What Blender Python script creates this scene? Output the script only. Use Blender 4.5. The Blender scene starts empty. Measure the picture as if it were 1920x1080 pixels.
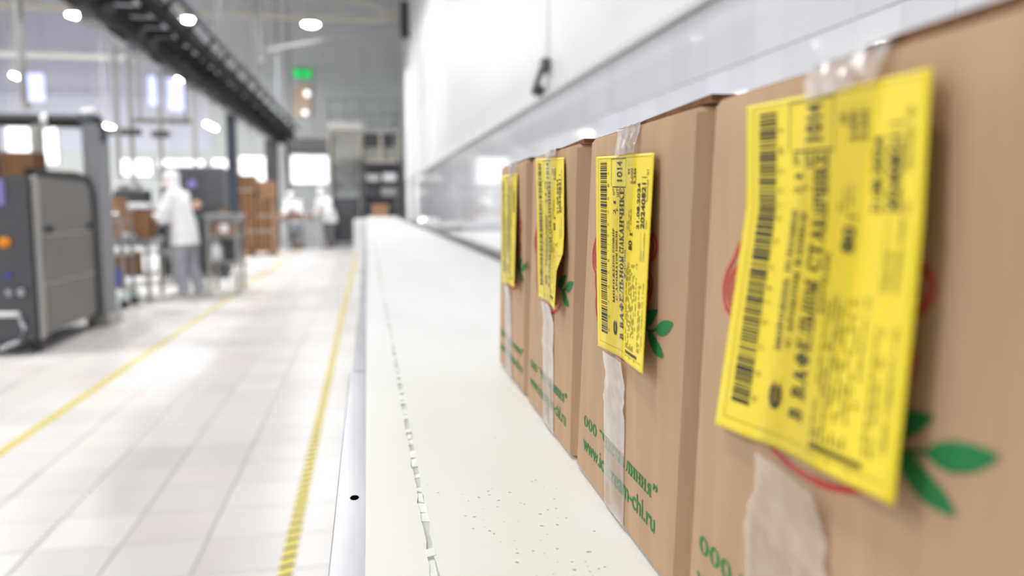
import bpy, bmesh, math, random
from mathutils import Vector, Matrix

random.seed(11)
S = bpy.context.scene
COL = S.collection
R = math.radians

# ------------------------------------------------------------------ camera, world, exposure
cam_d = bpy.data.cameras.new('camera')
cam = bpy.data.objects.new('camera', cam_d)
COL.objects.link(cam)
cam.location = (0, 0, 1.225)
cam.rotation_euler = (R(90 - 5.977), 0, R(-10.272))
cam_d.sensor_width = 36
cam_d.lens = 27.94
cam_d.clip_start = 0.02
cam_d.clip_end = 200
cam_d.dof.use_dof = True
cam_d.dof.focus_distance = 0.575
cam_d.dof.aperture_fstop = 4.3
S.camera = cam

W = bpy.data.worlds.new('world')
S.world = W
W.use_nodes = True
W.node_tree.nodes['Background'].inputs[0].default_value = (0.9, 0.94, 1, 1)
W.node_tree.nodes['Background'].inputs[1].default_value = 0.5

S.view_settings.view_transform = 'Standard'
S.view_settings.look = 'None'
S.view_settings.gamma = 1
S.view_settings.use_curve_mapping = False
S.view_settings.exposure = 0.0
LAMP_W = 115.0          # watts of each hall lamp


# ------------------------------------------------------------------ materials
def lin(c):
    def f(v):
        v /= 255
        return v / 12.92 if v <= .04045 else ((v + .055) / 1.055) ** 2.4
    return (f(c[0]), f(c[1]), f(c[2]), 1)


MATS = {}


def mat(name, rgb, rough=.6, metal=0, noise=0, nscale=20, stretch=(1, 1, 1), bump=0, spec=.5, alt=None, island=False, objrand=None, coat=0):
    m = bpy.data.materials.new(name)
    m.use_nodes = True
    nt = m.node_tree
    b = nt.nodes['Principled BSDF']
    b.inputs['Roughness'].default_value = rough
    b.inputs['Metallic'].default_value = metal
    b.inputs['Specular IOR Level'].default_value = spec
    b.inputs['Coat Weight'].default_value = coat
    c = lin(rgb)
    b.inputs['Base Color'].default_value = c
    if noise or bump:
        tc = nt.nodes.new('ShaderNodeTexCoord')
        mp = nt.nodes.new('ShaderNodeMapping')
        mp.inputs['Scale'].default_value = stretch
        nz = nt.nodes.new('ShaderNodeTexNoise')
        nz.inputs['Scale'].default_value = nscale
        nz.inputs['Detail'].default_value = 5
        nt.links.new(tc.outputs['Object'], mp.inputs['Vector'])
        nt.links.new(mp.outputs['Vector'], nz.inputs['Vector'])
        if noise:
            rp = nt.nodes.new('ShaderNodeValToRGB')
            a = alt and lin(alt) or tuple(x * (1 - noise) for x in c[:3]) + (1,)
            rp.color_ramp.elements[0].position = .35
            rp.color_ramp.elements[1].position = .65
            rp.color_ramp.elements[0].color = a
            rp.color_ramp.elements[1].color = c
            nt.links.new(nz.outputs['Fac'], rp.inputs['Fac'])
            out = rp.outputs['Color']
            nt.links.new(out, b.inputs['Base Color'])
        if bump:
            bp = nt.nodes.new('ShaderNodeBump')
            bp.inputs['Strength'].default_value = bump
            bp.inputs['Distance'].default_value = .002
            nt.links.new(nz.outputs['Fac'], bp.inputs['Height'])
            nt.links.new(bp.outputs['Normal'], b.inputs['Normal'])
    MATS[name] = m
    return m


def mat_rand(name, cols, rough, island, spec=.5):
    """colour picked piece by piece (per object, or per loose piece of a joined mesh)"""
    m = bpy.data.materials.new(name)
    m.use_nodes = True
    nt = m.node_tree
    b = nt.nodes['Principled BSDF']
    b.inputs['Roughness'].default_value = rough
    b.inputs['Specular IOR Level'].default_value = spec
    if island:
        src = nt.nodes.new('ShaderNodeNewGeometry').outputs['Random Per Island']
    else:
        src = nt.nodes.new('ShaderNodeObjectInfo').outputs['Random']
    rp = nt.nodes.new('ShaderNodeValToRGB')
    while len(rp.color_ramp.elements) < len(cols):
        rp.color_ramp.elements.new(.5)
    for i, c in enumerate(cols):
        rp.color_ramp.elements[i].position = i / (len(cols) - 1)
        rp.color_ramp.elements[i].color = lin(c)
    nt.links.new(src, rp.inputs['Fac'])
    nt.links.new(rp.outputs['Color'], b.inputs['Base Color'])
    MATS[name] = m
    return m


def mat_emit(name, rgb, strength):
    m = bpy.data.materials.new(name)
    m.use_nodes = True
    b = m.node_tree.nodes['Principled BSDF']
    b.inputs['Base Color'].default_value = lin(rgb)
    b.inputs['Emission Color'].default_value = lin(rgb)
    b.inputs['Emission Strength'].default_value = strength
    MATS[name] = m
    return m


mat('cardboard', (189, 156, 123), .85, noise=.15, nscale=34, stretch=(1, 1, .14), bump=.3, spec=.25)
mat('cardboard_edge', (126, 90, 64), .9, noise=.35, nscale=260, spec=.2)
mat('cardboard_far', (165, 128, 98), .85, noise=.2, nscale=6, spec=.2)
mat('cardboard_dark', (132, 97, 70), .85, noise=.25, nscale=5, stretch=(1, 1, .2), spec=.2)
mat('label_yellow', (243, 218, 48), .45, noise=.04, nscale=9, spec=.4)
mat('ink', (34, 34, 22), .7)
mat('ink_grey', (150, 136, 44), .7)
mat('green_ink', (22, 132, 62), .75, noise=.1, nscale=200)
mat('leaf_ink', (20, 118, 62), .75, noise=.06, nscale=120)
mat('red_ink', (196, 58, 48), .75, noise=.1, nscale=200)
mat('belt_white', (233, 235, 231), .42, noise=.05, nscale=7, stretch=(1, .35, 1), spec=.4)
mat('belt_chip', (233, 236, 232), .6)
mat('bed_grey', (206, 209, 200), .6, noise=.12, nscale=60)
mat('scuff', (186, 180, 168), .8)
mat('steel', (198, 200, 206), .32, metal=1, noise=.22, nscale=14, stretch=(1, .2, 1))
mat('steel_dull', (176, 174, 168), .42, metal=.75, noise=.12, nscale=6, stretch=(1, 1, .2))
mat('steel_panel', (120, 116, 111), .45, metal=.55, noise=.1, nscale=3)
mat('steel_dark', (92, 94, 98), .5, metal=.4)
mat('paint_grey', (126, 129, 133), .5)
mat('paint_mid', (158, 158, 154), .55)
mat('paint_lightgrey', (196, 194, 186), .55)
mat('paint_beige', (188, 182, 168), .55)
mat('black', (24, 24, 26), .5)
mat('rubber', (36, 37, 40), .7)
mat('dark_grey', (60, 62, 66), .55)
mat('dark_blue', (44, 54, 66), .5)
mat('tray_black', (20, 20, 20), .7, noise=.3, nscale=4, spec=.25)
mat('white_paint', (240, 240, 240), .45)
mat('white_gloss', (244, 244, 244), .2)
mat('wall_panel', (208, 208, 210), .45)
mat('wall_far', (196, 201, 200), .6, noise=.06, nscale=.6)
mat('wall_lilac', (198, 201, 214), .6)
mat('wall_left', (196, 198, 208), .6)
mat('ceiling', (170, 172, 176), .7)
mat('grout', (196, 192, 187), .8)
mat('grout_wall', (204, 205, 210), .7)
mat('trim_grey', (190, 191, 190), .5)
mat('coat', (250, 250, 252), .8, noise=.06, nscale=7)
mat('trousers', (168, 170, 182), .85, noise=.1, nscale=8)
mat('trousers_dark', (120, 122, 130), .85, noise=.1, nscale=8)
mat('skin', (222, 176, 150), .55)
mat('shoe', (232, 230, 228), .6)
mat('shoe_dark', (70, 52, 46), .6)
mat('orange', (238, 150, 20), .5)
mat('blue', (60, 80, 190), .5)
mat('violet_screen', (150, 140, 210), .3)
mat('green_grey', (170, 186, 178), .5)
mat('plastic_white', (236, 238, 244), .4)
mat('wood_pallet', (150, 116, 84), .85)
mat('tan_poster', (205, 178, 148), .3)
mat('red', (190, 50, 60), .5)
mat('clamp_dark', (88, 88, 78), .5)
TILE = [(208, 203, 199), (216, 209, 204), (220, 215, 210), (213, 210, 207), (222, 219, 215), (211, 209, 206), (216, 207, 203)]
mat_rand('tile_one', TILE, .34, False)
mat_rand('tile_many', TILE, .34, True)
WT = [(212, 213, 219), (218, 219, 224), (214, 216, 222), (222, 223, 227)]
mat_rand('wtile_one', WT, .06, False)
mat_rand('wtile_many', WT, .06, True)
mat_emit('lamp_glow', (255, 255, 255), 30)
mat_emit('window_glow', (244, 247, 255), 1.5)
mat_emit('window_blue', (196, 204, 255), 1.1)
mat_emit('exit_green', (10, 190, 90), .9)
mat_emit('exit_dark', (0, 120, 50), .5)


def mat_hazard():
    m = bpy.data.materials.new('hazard_tape')
    m.use_nodes = True
    nt = m.node_tree
    b = nt.nodes['Principled BSDF']
    b.inputs['Roughness'].default_value = .45
    tc = nt.nodes.new('ShaderNodeTexCoord')
    sp = nt.nodes.new('ShaderNodeSeparateXYZ')
    nt.links.new(tc.outputs['Object'], sp.inputs[0])
    a = nt.nodes.new('ShaderNodeMath'); a.operation = 'MULTIPLY_ADD'       # y*k - x*k
    a.inputs[1].default_value = -0.55
    nt.links.new(sp.outputs['X'], a.inputs[0])
    nt.links.new(sp.outputs['Y'], a.inputs[2])
    d = nt.nodes.new('ShaderNodeMath'); d.operation = 'DIVIDE'; d.inputs[1].default_value = .075
    nt.links.new(a.outputs[0], d.inputs[0])
    fr = nt.nodes.new('ShaderNodeMath'); fr.operation = 'FRACT'
    nt.links.new(d.outputs[0], fr.inputs[0])
    gt = nt.nodes.new('ShaderNodeMath'); gt.operation = 'GREATER_THAN'; gt.inputs[1].default_value = .66
    nt.links.new(fr.outputs[0], gt.inputs[0])
    mx = nt.nodes.new('ShaderNodeMix'); mx.data_type = 'RGBA'
    nt.links.new(gt.outputs[0], mx.inputs[0])
    mx.inputs[6].default_value = lin((238, 216, 62))
    mx.inputs[7].default_value = lin((66, 62, 34))
    nt.links.new(mx.outputs[2], b.inputs['Base Color'])
    MATS['hazard_tape'] = m


mat_hazard()


def mat_tape(name, tint, fac, rough):
    m = bpy.data.materials.new(name)
    m.use_nodes = True
    nt = m.node_tree
    b = nt.nodes['Principled BSDF']
    b.inputs['Base Color'].default_value = lin(tint)
    b.inputs['Roughness'].default_value = rough
    b.inputs['Specular IOR Level'].default_value = .6
    tr = nt.nodes.new('ShaderNodeBsdfTransparent')
    tc = nt.nodes.new('ShaderNodeTexCoord')
    nz = nt.nodes.new('ShaderNodeTexNoise')
    nz.inputs['Scale'].default_value = 28
    nz.inputs['Detail'].default_value = 2
    nt.links.new(tc.outputs['Object'], nz.inputs['Vector'])
    mr = nt.nodes.new('ShaderNodeMapRange')
    mr.inputs[1].default_value = .35
    mr.inputs[2].default_value = .7
    mr.inputs[3].default_value = fac[0]
    mr.inputs[4].default_value = fac[1]
    nt.links.new(nz.outputs['Fac'], mr.inputs[0])
    gl = nt.nodes.new('ShaderNodeBsdfGlossy')
    gl.inputs['Roughness'].default_value = .16
    fz = nt.nodes.new('ShaderNodeFresnel'); fz.inputs['IOR'].default_value = 1.13
    mx = nt.nodes.new('ShaderNodeMixShader')
    nt.links.new(mr.outputs[0], mx.inputs[0])
    nt.links.new(tr.outputs[0], mx.inputs[1])
    nt.links.new(b.outputs[0], mx.inputs[2])
    m2 = nt.nodes.new('ShaderNodeMixShader')
    nt.links.new(fz.outputs[0], m2.inputs[0])
    nt.links.new(mx.outputs[0], m2.inputs[1])
    nt.links.new(gl.outputs[0], m2.inputs[2])
    nt.links.new(m2.outputs[0], nt.nodes['Material Output'].inputs['Surface'])
    MATS[name] = m


mat_tape('tape_clear', (236, 234, 228), (.0, .02), .2)
mat_tape('tape_film', (236, 232, 230), (.12, .5), .2)
mat_tape('tape_loose', (240, 230, 214), (.24, .46), .3)
mat_tape('tape_cloudy', (244, 241, 234), (.36, .60), .3)


# ------------------------------------------------------------------ mesh helpers
class MB:
    def __init__(s):
        s.v = []
        s.f = []
        s.mi = []

    def add(s, vs, fs, mi=0):
        o = len(s.v)
        s.v += [tuple(v) for v in vs]
        s.f += [tuple(i + o for i in f) for f in fs]
        s.mi += [mi] * len(fs)
        return s

    def box(s, x0, x1, y0, y1, z0, z1, mi=0, bev=0):
        if bev:
            b = bev
            vs = []
            for (z, i) in ((z0, b), (z0 + b, 0), (z1 - b, 0), (z1, b)):
                for (x, y) in ((x0 + i + b, y0 + i), (x1 - i - b, y0 + i), (x1 - i, y0 + i + b), (x1 - i, y1 - i - b),
                               (x1 - i - b, y1 - i), (x0 + i + b, y1 - i), (x0 + i, y1 - i - b), (x0 + i, y0 + i + b)):
                    vs.append((x, y, z))
            fs = [tuple(range(7, -1, -1)), tuple(range(24, 32))]
            for k in range(3):
                for j in range(8):
                    a, c = k * 8 + j, k * 8 + (j + 1) % 8
                    fs.append((a, c, c + 8, a + 8))
            return s.add(vs, fs, mi)
        vs = [(x, y, z) for z in (z0, z1) for x, y in ((x0, y0), (x1, y0), (x1, y1), (x0, y1))]
        return s.add(vs, [(3, 2, 1, 0), (4, 5, 6, 7), (0, 1, 5, 4), (1, 2, 6, 5), (2, 3, 7, 6), (3, 0, 4, 7)], mi)

    def bar(s, p, q, w, h, mi=0):
        p, q = Vector(p), Vector(q)
        d = (q - p).normalized()
        u = Vector((0, 0, 1)) if abs(d.z) < .95 else Vector((0, 1, 0))
        a = d.cross(u).normalized() * w / 2
        b = a.cross(d).normalized() * h / 2
        vs = [e + i * a + j * b for e in (p, q) for i, j in ((-1, -1), (1, -1), (1, 1), (-1, 1))]
        return s.add(vs, [(3, 2, 1, 0), (4, 5, 6, 7), (0, 1, 5, 4), (1, 2, 6, 5), (2, 3, 7, 6), (3, 0, 4, 7)], mi)

    def tube(s, pts, r, n=10, mi=0, cap=True):
        pts = [Vector(p) for p in pts]
        rs = r if isinstance(r, (list, tuple)) else [r] * len(pts)
        o = []
        up = Vector((0, 0, 1))
        for i, p in enumerate(pts):
            d = (pts[min(i + 1, len(pts) - 1)] - pts[max(i - 1, 0)]).normalized()
            ref = up if abs(d.dot(up)) < .95 else Vector((1, 0, 0))
            a = d.cross(ref).normalized()
            b = a.cross(d).normalized()
            o += [p + rs[i] * (math.cos(t) * a + math.sin(t) * b) for t in [2 * math.pi * k / n for k in range(n)]]
        fs = []
        for i in range(len(pts) - 1):
            for k in range(n):
                k2 = (k + 1) % n
                fs.append((i * n + k, (i + 1) * n + k, (i + 1) * n + k2, i * n + k2))
        if cap:
            fs.append(tuple(range(n)))
            fs.append(tuple(range((len(pts) - 1) * n + n - 1, (len(pts) - 1) * n - 1, -1)))
        return s.add(o, fs, mi)

    def lathe(s, prof, c=(0, 0, 0), n=20, mi=0):
        vs, fs = [], []
        for (r, z) in prof:
            vs += [(c[0] + r * math.cos(2 * math.pi * k / n), c[1] + r * math.sin(2 * math.pi * k / n), c[2] + z) for k in range(n)]
        for i in range(len(prof) - 1):
            for k in range(n):
                k2 = (k + 1) % n
                fs.append((i * n + k, i * n + k2, (i + 1) * n + k2, (i + 1) * n + k))
        fs.append(tuple(range(n - 1, -1, -1)))
        fs.append(tuple(range((len(prof) - 1) * n, len(prof) * n)))
        return s.add(vs, fs, mi)

    def prism(s, poly, axis, a0, a1, mi=0):
        """polygon in the two other axes extruded along axis"""
        n = len(poly)

        def pt(p, a):
            if axis == 'x': return (a, p[0], p[1])
            if axis == 'y': return (p[0], a, p[1])
            return (p[0], p[1], a)
        vs = [pt(p, a0) for p in poly] + [pt(p, a1) for p in poly]
        fs = [tuple(range(n)), tuple(range(2 * n - 1, n - 1, -1))] + [(i, (i + 1) % n, n + (i + 1) % n, n + i)[::-1] for i in range(n)]
        return s.add(vs, fs, mi)

    def ball(s, c, rx, ry, rz, nu=14, nv=9, mi=0):
        prof = []
        vs, fs = [], []
        for i in range(nv + 1):
            t = math.pi * i / nv
            for k in range(nu):
                a = 2 * math.pi * k / nu
                vs.append((c[0] + rx * math.sin(t) * math.cos(a), c[1] + ry * math.sin(t) * math.sin(a), c[2] - rz * math.cos(t)))
        for i in range(nv):
            for k in range(nu):
                k2 = (k + 1) % nu
                fs.append((i * nu + k, i * nu + k2, (i + 1) * nu + k2, (i + 1) * nu + k))
        return s.add(vs, fs, mi)

    def loft(s, rings, n=18, mi=0):
        """rings of (centre, half depth, half width): ellipses square to the line of centres, width along y"""
        vs, fs = [], []
        C = [Vector(r[0]) for r in rings]
        for i, (c, a, b) in enumerate(rings):
            d = (C[min(i + 1, len(C) - 1)] - C[max(i - 1, 0)]).normalized()
            y = Vector((0, 1, 0))
            x = y.cross(d).normalized()
            for k in range(n):
                t = 2 * math.pi * k / n
                vs.append(C[i] + x * a * math.cos(t) + y * b * math.sin(t))
        for i in range(len(rings) - 1):
            for k in range(n):
                k2 = (k + 1) % n
                fs.append((i * n + k, i * n + k2, (i + 1) * n + k2, (i + 1) * n + k))
        fs += [tuple(range(n)), tuple(range((len(rings) - 1) * n, len(rings) * n))]
        return s.add(vs, fs, mi)

    def mesh(s, name, mats, smooth=False):
        me = bpy.data.meshes.new(name)
        me.from_pydata(s.v, [], s.f)
        for m in (mats if isinstance(mats, (list, tuple)) else [mats]):
            me.materials.append(MATS[m])
        me.polygons.foreach_set('material_index', s.mi)
        bm = bmesh.new()
        bm.from_mesh(me)
        bmesh.ops.recalc_face_normals(bm, faces=bm.faces)
        bm.to_mesh(me)
        bm.free()
        if smooth:
            me.polygons.foreach_set('use_smooth', [True] * len(me.polygons))
            try:
                me.set_sharp_from_angle(angle=R(40))
            except Exception:
                pass
        me.update()
        return me

    def build(s, name, mats, parent=None, smooth=False):
        return link(name, s.mesh(name, mats, smooth), parent)


def link(name, me, parent=None):
    o = bpy.data.objects.new(name, me)
    COL.objects.link(o)
    if parent is not None:
        o.parent = parent
    return o


def tag(o, label, cat, group=None):
    o['label'] = label
    o['category'] = cat
    if group:
        o['group'] = group
    return o


def thing(name, label, cat, loc=(0, 0, 0), rz=0, group=None):
    o = bpy.data.objects.new(name, None)
    o.empty_display_size = .1
    COL.objects.link(o)
    o.location = loc
    o.rotation_euler = (0, 0, rz)
    return tag(o, label, cat, group)


def struct(o):
    o['kind'] = 'structure'
    return o


def copy_tree(o, parent=None):
    c = o.copy()
    COL.objects.link(c)
    c.parent = parent
    for ch in list(o.children):
        copy_tree(ch, c)
    return c


# ------------------------------------------------------------------ the setting
WX = 1.15        # right wall plane
YE = 26.5        # end wall plane
XL = -13.0       # left wall plane
YB = -7.0        # wall behind the camera
ZC = 8.6         # ceiling

floor = struct(MB().box(XL, WX, YB, YE, -.2, -.004).build('floor', 'grout'))
floor['label'] = 'pale beige tiled factory floor'
# floor tiles: the nearest in view are single pieces, the rest one joined part
tile_me = MB().box(-.1475, .1475, -.1475, .1475, -.012, 0, bev=.0015).mesh('tile', 'tile_one')
cells = []
cx0 = math.floor(XL / .3)
for i in range(int((WX - XL) / .3)):
    for j in range(int((YE - YB) / .3)):
        x = WX - .1 - .15 - .3 * i - .15     # joints fall on multiples of 0.3 m
        x = round(x / .3) * .3 - .15
        y = YB + .3 * j + .15
        y = round((y + .03 - .15) / .3) * .3 - .03 + .15
        if x - .15 < XL or x + .15 > WX or y + .15 > YE or y - .15 < YB:
            continue
        cells.append((x, y))
cells = sorted(set((round(a, 3), round(b, 3)) for a, b in cells))


def in_view(x, y):
    if y < 1.9 or x > .15:
        return False
    if x < -2.75 and 6.9 < y < 9.2:
        return False
    return (x / y) > math.tan(R(10.272 - 33.2))


seen = sorted([c for c in cells if in_view(*c)], key=lambda c: c[1] * c[1] + c[0] * c[0])
near = set(seen[:290])
many = MB()
for (x, y) in cells:
    if (x, y) in near:
        o = link('floor_tile', tile_me, floor)
        o.location = (x, y, 0)
    else:
        many.add([(x + a, y + b, 0) for a, b in ((-.1475, -.1475), (.1475, -.1475), (.1475, .1475), (-.1475, .1475))], [(0, 1, 2, 3)])
o = many.build('floor_tiles', 'tile_many', floor)
o['kind'] = 'stuff'

# right wall
wall_r = struct(MB().box(WX + .012, WX + .25, YB, YE, 0, ZC).build('wall_right', 'grout_wall'))
TW, TH, ZT = .168, .24, 1.905
wt_me = MB().box(0, .014, -TW / 2 + .0006, TW / 2 - .0006, -TH / 2 + .0014, TH / 2 - .0014, bev=.0006).mesh('wall_tile', 'wtile_one')
wcells = []
for k in range(8):
    z = ZT - TH * (k + .5)
    if z - TH / 2 < 0:
        continue
    for j in range(int((YE - YB) / TW)):
        wcells.append((YB + TW * (j + .5) + .032, z))
wseen = sorted([c for c in wcells if c[0] > 1.2 and c[1] > 1.0 and (c[1] > 1.3 or c[0] > 3.2)], key=lambda c: c[0])
wnear = set(wseen[:285])
many = MB()
for (y, z) in wcells:
    if (y, z) in wnear:
        o = link('wall_tile', wt_me, wall_r)
        o.location = (WX, y, z)
    else:
        a, b = TW / 2 - .0012, TH / 2 - .0012
        many.add([(WX, y - a, z - b), (WX, y + a, z - b), (WX, y + a, z + b), (WX, y - a, z + b)], [(0, 1, 2, 3)])
o = many.build('wall_tiles', 'wtile_many', wall_r)
o['kind'] = 'stuff'
# white panels over the tiles
for (ya, yb) in ((YB, -1.0), (-1.0, 5.02), (5.05, 11.0), (11.03, 17.0), (17.03, YE)):
    for (za, zb) in ((1.93, 3.325), (3.345, 5.6), (5.62, ZC)):
        MB().box(WX - .008, WX + .02, ya + .004, yb - .004, za, zb, bev=.003).build('wall_panel', 'wall_panel', wall_r)
t = struct(MB().prism([(WX - .034, 1.900), (WX - .008, 1.900), (WX + .012, 1.935), (WX - .012, 1.935), (WX - .034, 1.917)], 'y', YB, YE).build('trim_1', 'trim_grey'))
t = struct(MB().box(WX - .014, WX + .012, YB, YE, 3.324, 3.347).build('trim_2', 'trim_grey'))

# end wall, left wall, back wall, ceiling
wall_e = struct(MB().box(XL, WX + .25, YE, YE + .2, 0, ZC).build('wall_end', 'wall_far'))
for i in range(12):                                    # standing seams of the cladding
    x = XL + .6 + i * 1.18
    MB().box(x - .585, x + .585, YE - .03, YE + .01, 2.9, ZC - .05, bev=.008).build('cladding_panel', 'wall_far' if x > -4.2 else 'wall_lilac', wall_e)
wall_l = struct(MB().box(XL - .2, XL, YB, YE, 0, ZC).build('wall_left', 'wall_left'))
wall_b = struct(MB().box(XL, WX + .25, YB - .2, YB, 0, ZC).build('wall_back', 'wall_panel'))
ceil = struct(MB().box(XL - .2, WX + .25, YB - .2, YE + .2, ZC, ZC + .2).build('ceiling', 'ceiling'))


def window(n, x0, x1, z0, z1, cols, rows, glow='window_glow', y=YE - .03):
    w = struct(MB().box(x0 - .05, x1 + .05, y - .03, y + .01, z0 - .05, z0).box(x0 - .05, x1 + .05, y - .03, y + .01, z1, z1 + .05)
               .box(x0 - .05, x0, y - .03, y + .01, z0, z1).box(x1, x1 + .05, y - .03, y + .01, z0, z1).build('window_%d' % n, 'paint_lightgrey'))
    dx, dz = (x1 - x0) / cols, (z1 - z0) / rows
    for i in range(cols):
        for j in range(rows):
            MB().box(x0 + i * dx + .012, x0 + (i + 1) * dx - .012, y - .012, y + .004, z0 + j * dz + .012, z0 + (j + 1) * dz - .012).build('pane', glow, w)
    return w


window(1, -2.38, -1.20, 1.90, 2.80, 2, 1)
window(2, -7.45, -6.55, 2.12, 2.62, 1, 1)
window(3, -6.35, -5.0, 2.12, 2.62, 2, 1)
window(4, -4.75, -4.25, 2.10, 2.65, 1, 1)
window(5, -3.95, -3.05, 1.95, 2.75, 2, 1)
window(6, -10.6, -9.95, 2.45, 3.85, 1, 2)
window(7, -9.75, -9.2, 2.45, 3.85, 1, 2)
window(8, -6.55, -6.15, 4.25, 5.15, 1, 1, 'window_blue')
window(9, -6.0, -5.5, 4.1, 5.1, 1, 1, 'window_blue')
window(10, -10.0, -9.45, 4.3, 5.15, 1, 1, 'window_blue')


# ------------------------------------------------------------------ conveyor
ZB = 1.0
conv = thing('belt_conveyor', 'long white belt conveyor with steel side frame running along tiled wall', 'conveyor', (0, 0, 0))
XG0, XG1 = .0342, .0388
Y0, Y1 = -.9, 15.6


def jag(y, seed, amp):
    return amp * (math.sin(y * 61 + seed) * .5 + math.sin(y * 143 + seed * 2.1) * .35 + math.sin(y * 311 + seed * 3.3) * .3)


mb = MB()
ys = [Y0 + i * .012 for i in range(int((2.6 - Y0) / .012))] + [2.6 + i * .5 for i in range(27)]
ys[-1] = Y1
for side in (0, 1):
    vs, fs = [], []
    for y in ys:
        if side == 0:
            a, b = -.0055, XG0 + jag(y, 1, .0012)
        else:
            a, b = XG1 + jag(y, 5, .0012), .517
        vs += [(a, y, ZB - .0015), (a, y, ZB), (b, y, ZB), (b, y, ZB - .0015)]
    for i in range(len(ys) - 1):
        for k in range(3):
            fs.append((i * 4 + k, i * 4 + k + 1, i * 4 + 5 + k, i * 4 + 4 + k))
    mb.add(vs, fs)
# the return run and the end rollers carry the belt round
mb.box(-.0055, .517, Y0, Y1, ZB - .16, ZB - .155)
belt = mb.build('belt', 'belt_white', conv)
MB().box(-.0055, .518, Y0 + .05, Y1 - .05, ZB - .012, ZB - .0016).build('slider_bed', 'bed_grey', conv)
# worn lacing along the belt: chips that still bridge the gap
mb = MB()
y = .25
while y < 2.4:
    L = random.uniform(.006, .02)
    if random.random() < .62:
        z = ZB - .0012 + random.uniform(0, .0016)
        x0 = XG0 - .001 + random.uniform(-.0008, .0012)
        x1 = XG1 + .0005 + random.uniform(-.0014, .001)
        tw = random.uniform(-.003, .003)
        mb.add([(x0, y, z - .003), (x1, y + tw, z - .003), (x1, y + L + tw, z - .003), (x0, y + L, z - .003),
                (x0, y, z), (x1, y + tw, z), (x1, y + L + tw, z + random.uniform(0, .001)), (x0, y + L, z)],
               [(4, 5, 6, 7), (0, 1, 5, 4), (1, 2, 6, 5), (2, 3, 7, 6), (3, 0, 4, 7)])
    y += L + random.uniform(.001, .006)
o = mb.build('belt_seam_chips', 'belt_chip', belt)
o['kind'] = 'stuff'
# small scuffs and crumbs on the belt
mb = MB()
for i in range(95):
    if i < 70:
        y = random.uniform(.43, .62); x = random.uniform(.075, .155) - .01
    else:
        y = random.uniform(.45, 1.3); x = random.uniform(.01, .165)
    a = random.uniform(.0003, .0011); b = a * random.uniform(.3, 2.2); th = random.uniform(0, 3)
    c, s_ = math.cos(th), math.sin(th)
    mb.add([(x + c * p * a - s_ * q * b, y + s_ * p * a + c * q * b, ZB + .0002) for p, q in ((-1, -.6), (0, -1), (1, -.2), (.6, 1), (-.8, .7))], [(0, 1, 2, 3, 4)])
o = mb.build('scuff_marks', 'scuff', belt)
o['kind'] = 'stuff'


def flange(y0, y1, w, hole=None):
    bm = bmesh.new()
    z = ZB - .006
    loop = [bm.verts.new(v) for v in ((-w, y0, z), (-.0058, y0, z), (-.0058, y1, z), (-w, y1, z))]
    es = [bm.edges.new((loop[i], loop[(i + 1) % 4])) for i in range(4)]
    if hole:
        hx, hy, rx, ry = hole
        hl = [bm.verts.new((hx + rx * math.cos(t), hy + ry * math.sin(t), z)) for t in [2 * math.pi * k / 20 for k in range(20)]]
        es += [bm.edges.new((hl[i], hl[(i + 1) % 20])) for i in range(20)]
    bmesh.ops.triangle_fill(bm, edges=es, use_beauty=True)
    bmesh.ops.recalc_face_normals(bm, faces=bm.faces)
    if bm.faces and bm.faces[:][0].normal.z < 0:
        bmesh.ops.reverse_faces(bm, faces=bm.faces)
    # folded down lip and web
    for (xa, za, xb, zb) in ((-w, z, -w - .0012, z - .002), (-w - .0012, z - .002, -w - .0012, z - .17), (-w - .0012, z - .17, -w + .02, z - .17)):
        vv = [bm.verts.new(v) for v in ((xa, y0, za), (xa, y1, za), (xb, y1, zb), (xb, y0, zb))]
        bm.faces.new(vv)
    me = bpy.data.meshes.new('side_frame')
    bm.to_mesh(me)
    bm.free()
    me.materials.append(MATS['steel'])
    o = link('side_frame', me, conv)
    return o


flange(Y0, 1.108, .0275, (-.0142, .622, .0036, .0058))
flange(1.112, 2.9, .0228)
flange(2.904, Y1, .0215)
MB().box(-.026, -.006, .55, .70, ZB - .022, ZB - .012).build('hole_shade', 'black', conv)  # black block added under the flange hole to paint its dark inside
# far side guide rail
MB().box(.519, .545, Y0, Y1, ZB - .17, ZB + .004).box(.5195, .533, Y0, Y1, ZB + .004, ZB + .024).build('guide_rail', 'steel_dark', conv)
for y in (.0, 2.6, 5.2, 7.8, 10.4, 13.0, 15.3):
    for x in (-.0, .53):
        MB().box(x - .02, x + .022, y - .03, y + .03, .02, ZB - .10, bev=.004).box(x - .045, x + .045, y - .05, y + .05, 0, .02).build('leg', 'steel_dull', conv)
    MB().box(.01, .51, y - .02, y + .02, .28, .32).build('stretcher', 'steel_dull', conv)
for y in (Y0, Y1):
    MB().tube([(.002, y, ZB - .08), (.515, y, ZB - .08)], .078, 20).build('end_roller', 'belt_white', conv, True)
MB().box(-.24, -.025, 14.2, 15.5, .38, .96, bev=.01).build('drive_cover', 'white_paint', conv)
MB().box(.52, .60, 14.9, 15.3, ZB, ZB + .38, bev=.01).box(.545, .58, 14.95, 15.2, ZB + .38, ZB + .60).build('end_post', 'dark_grey', conv)

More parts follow.
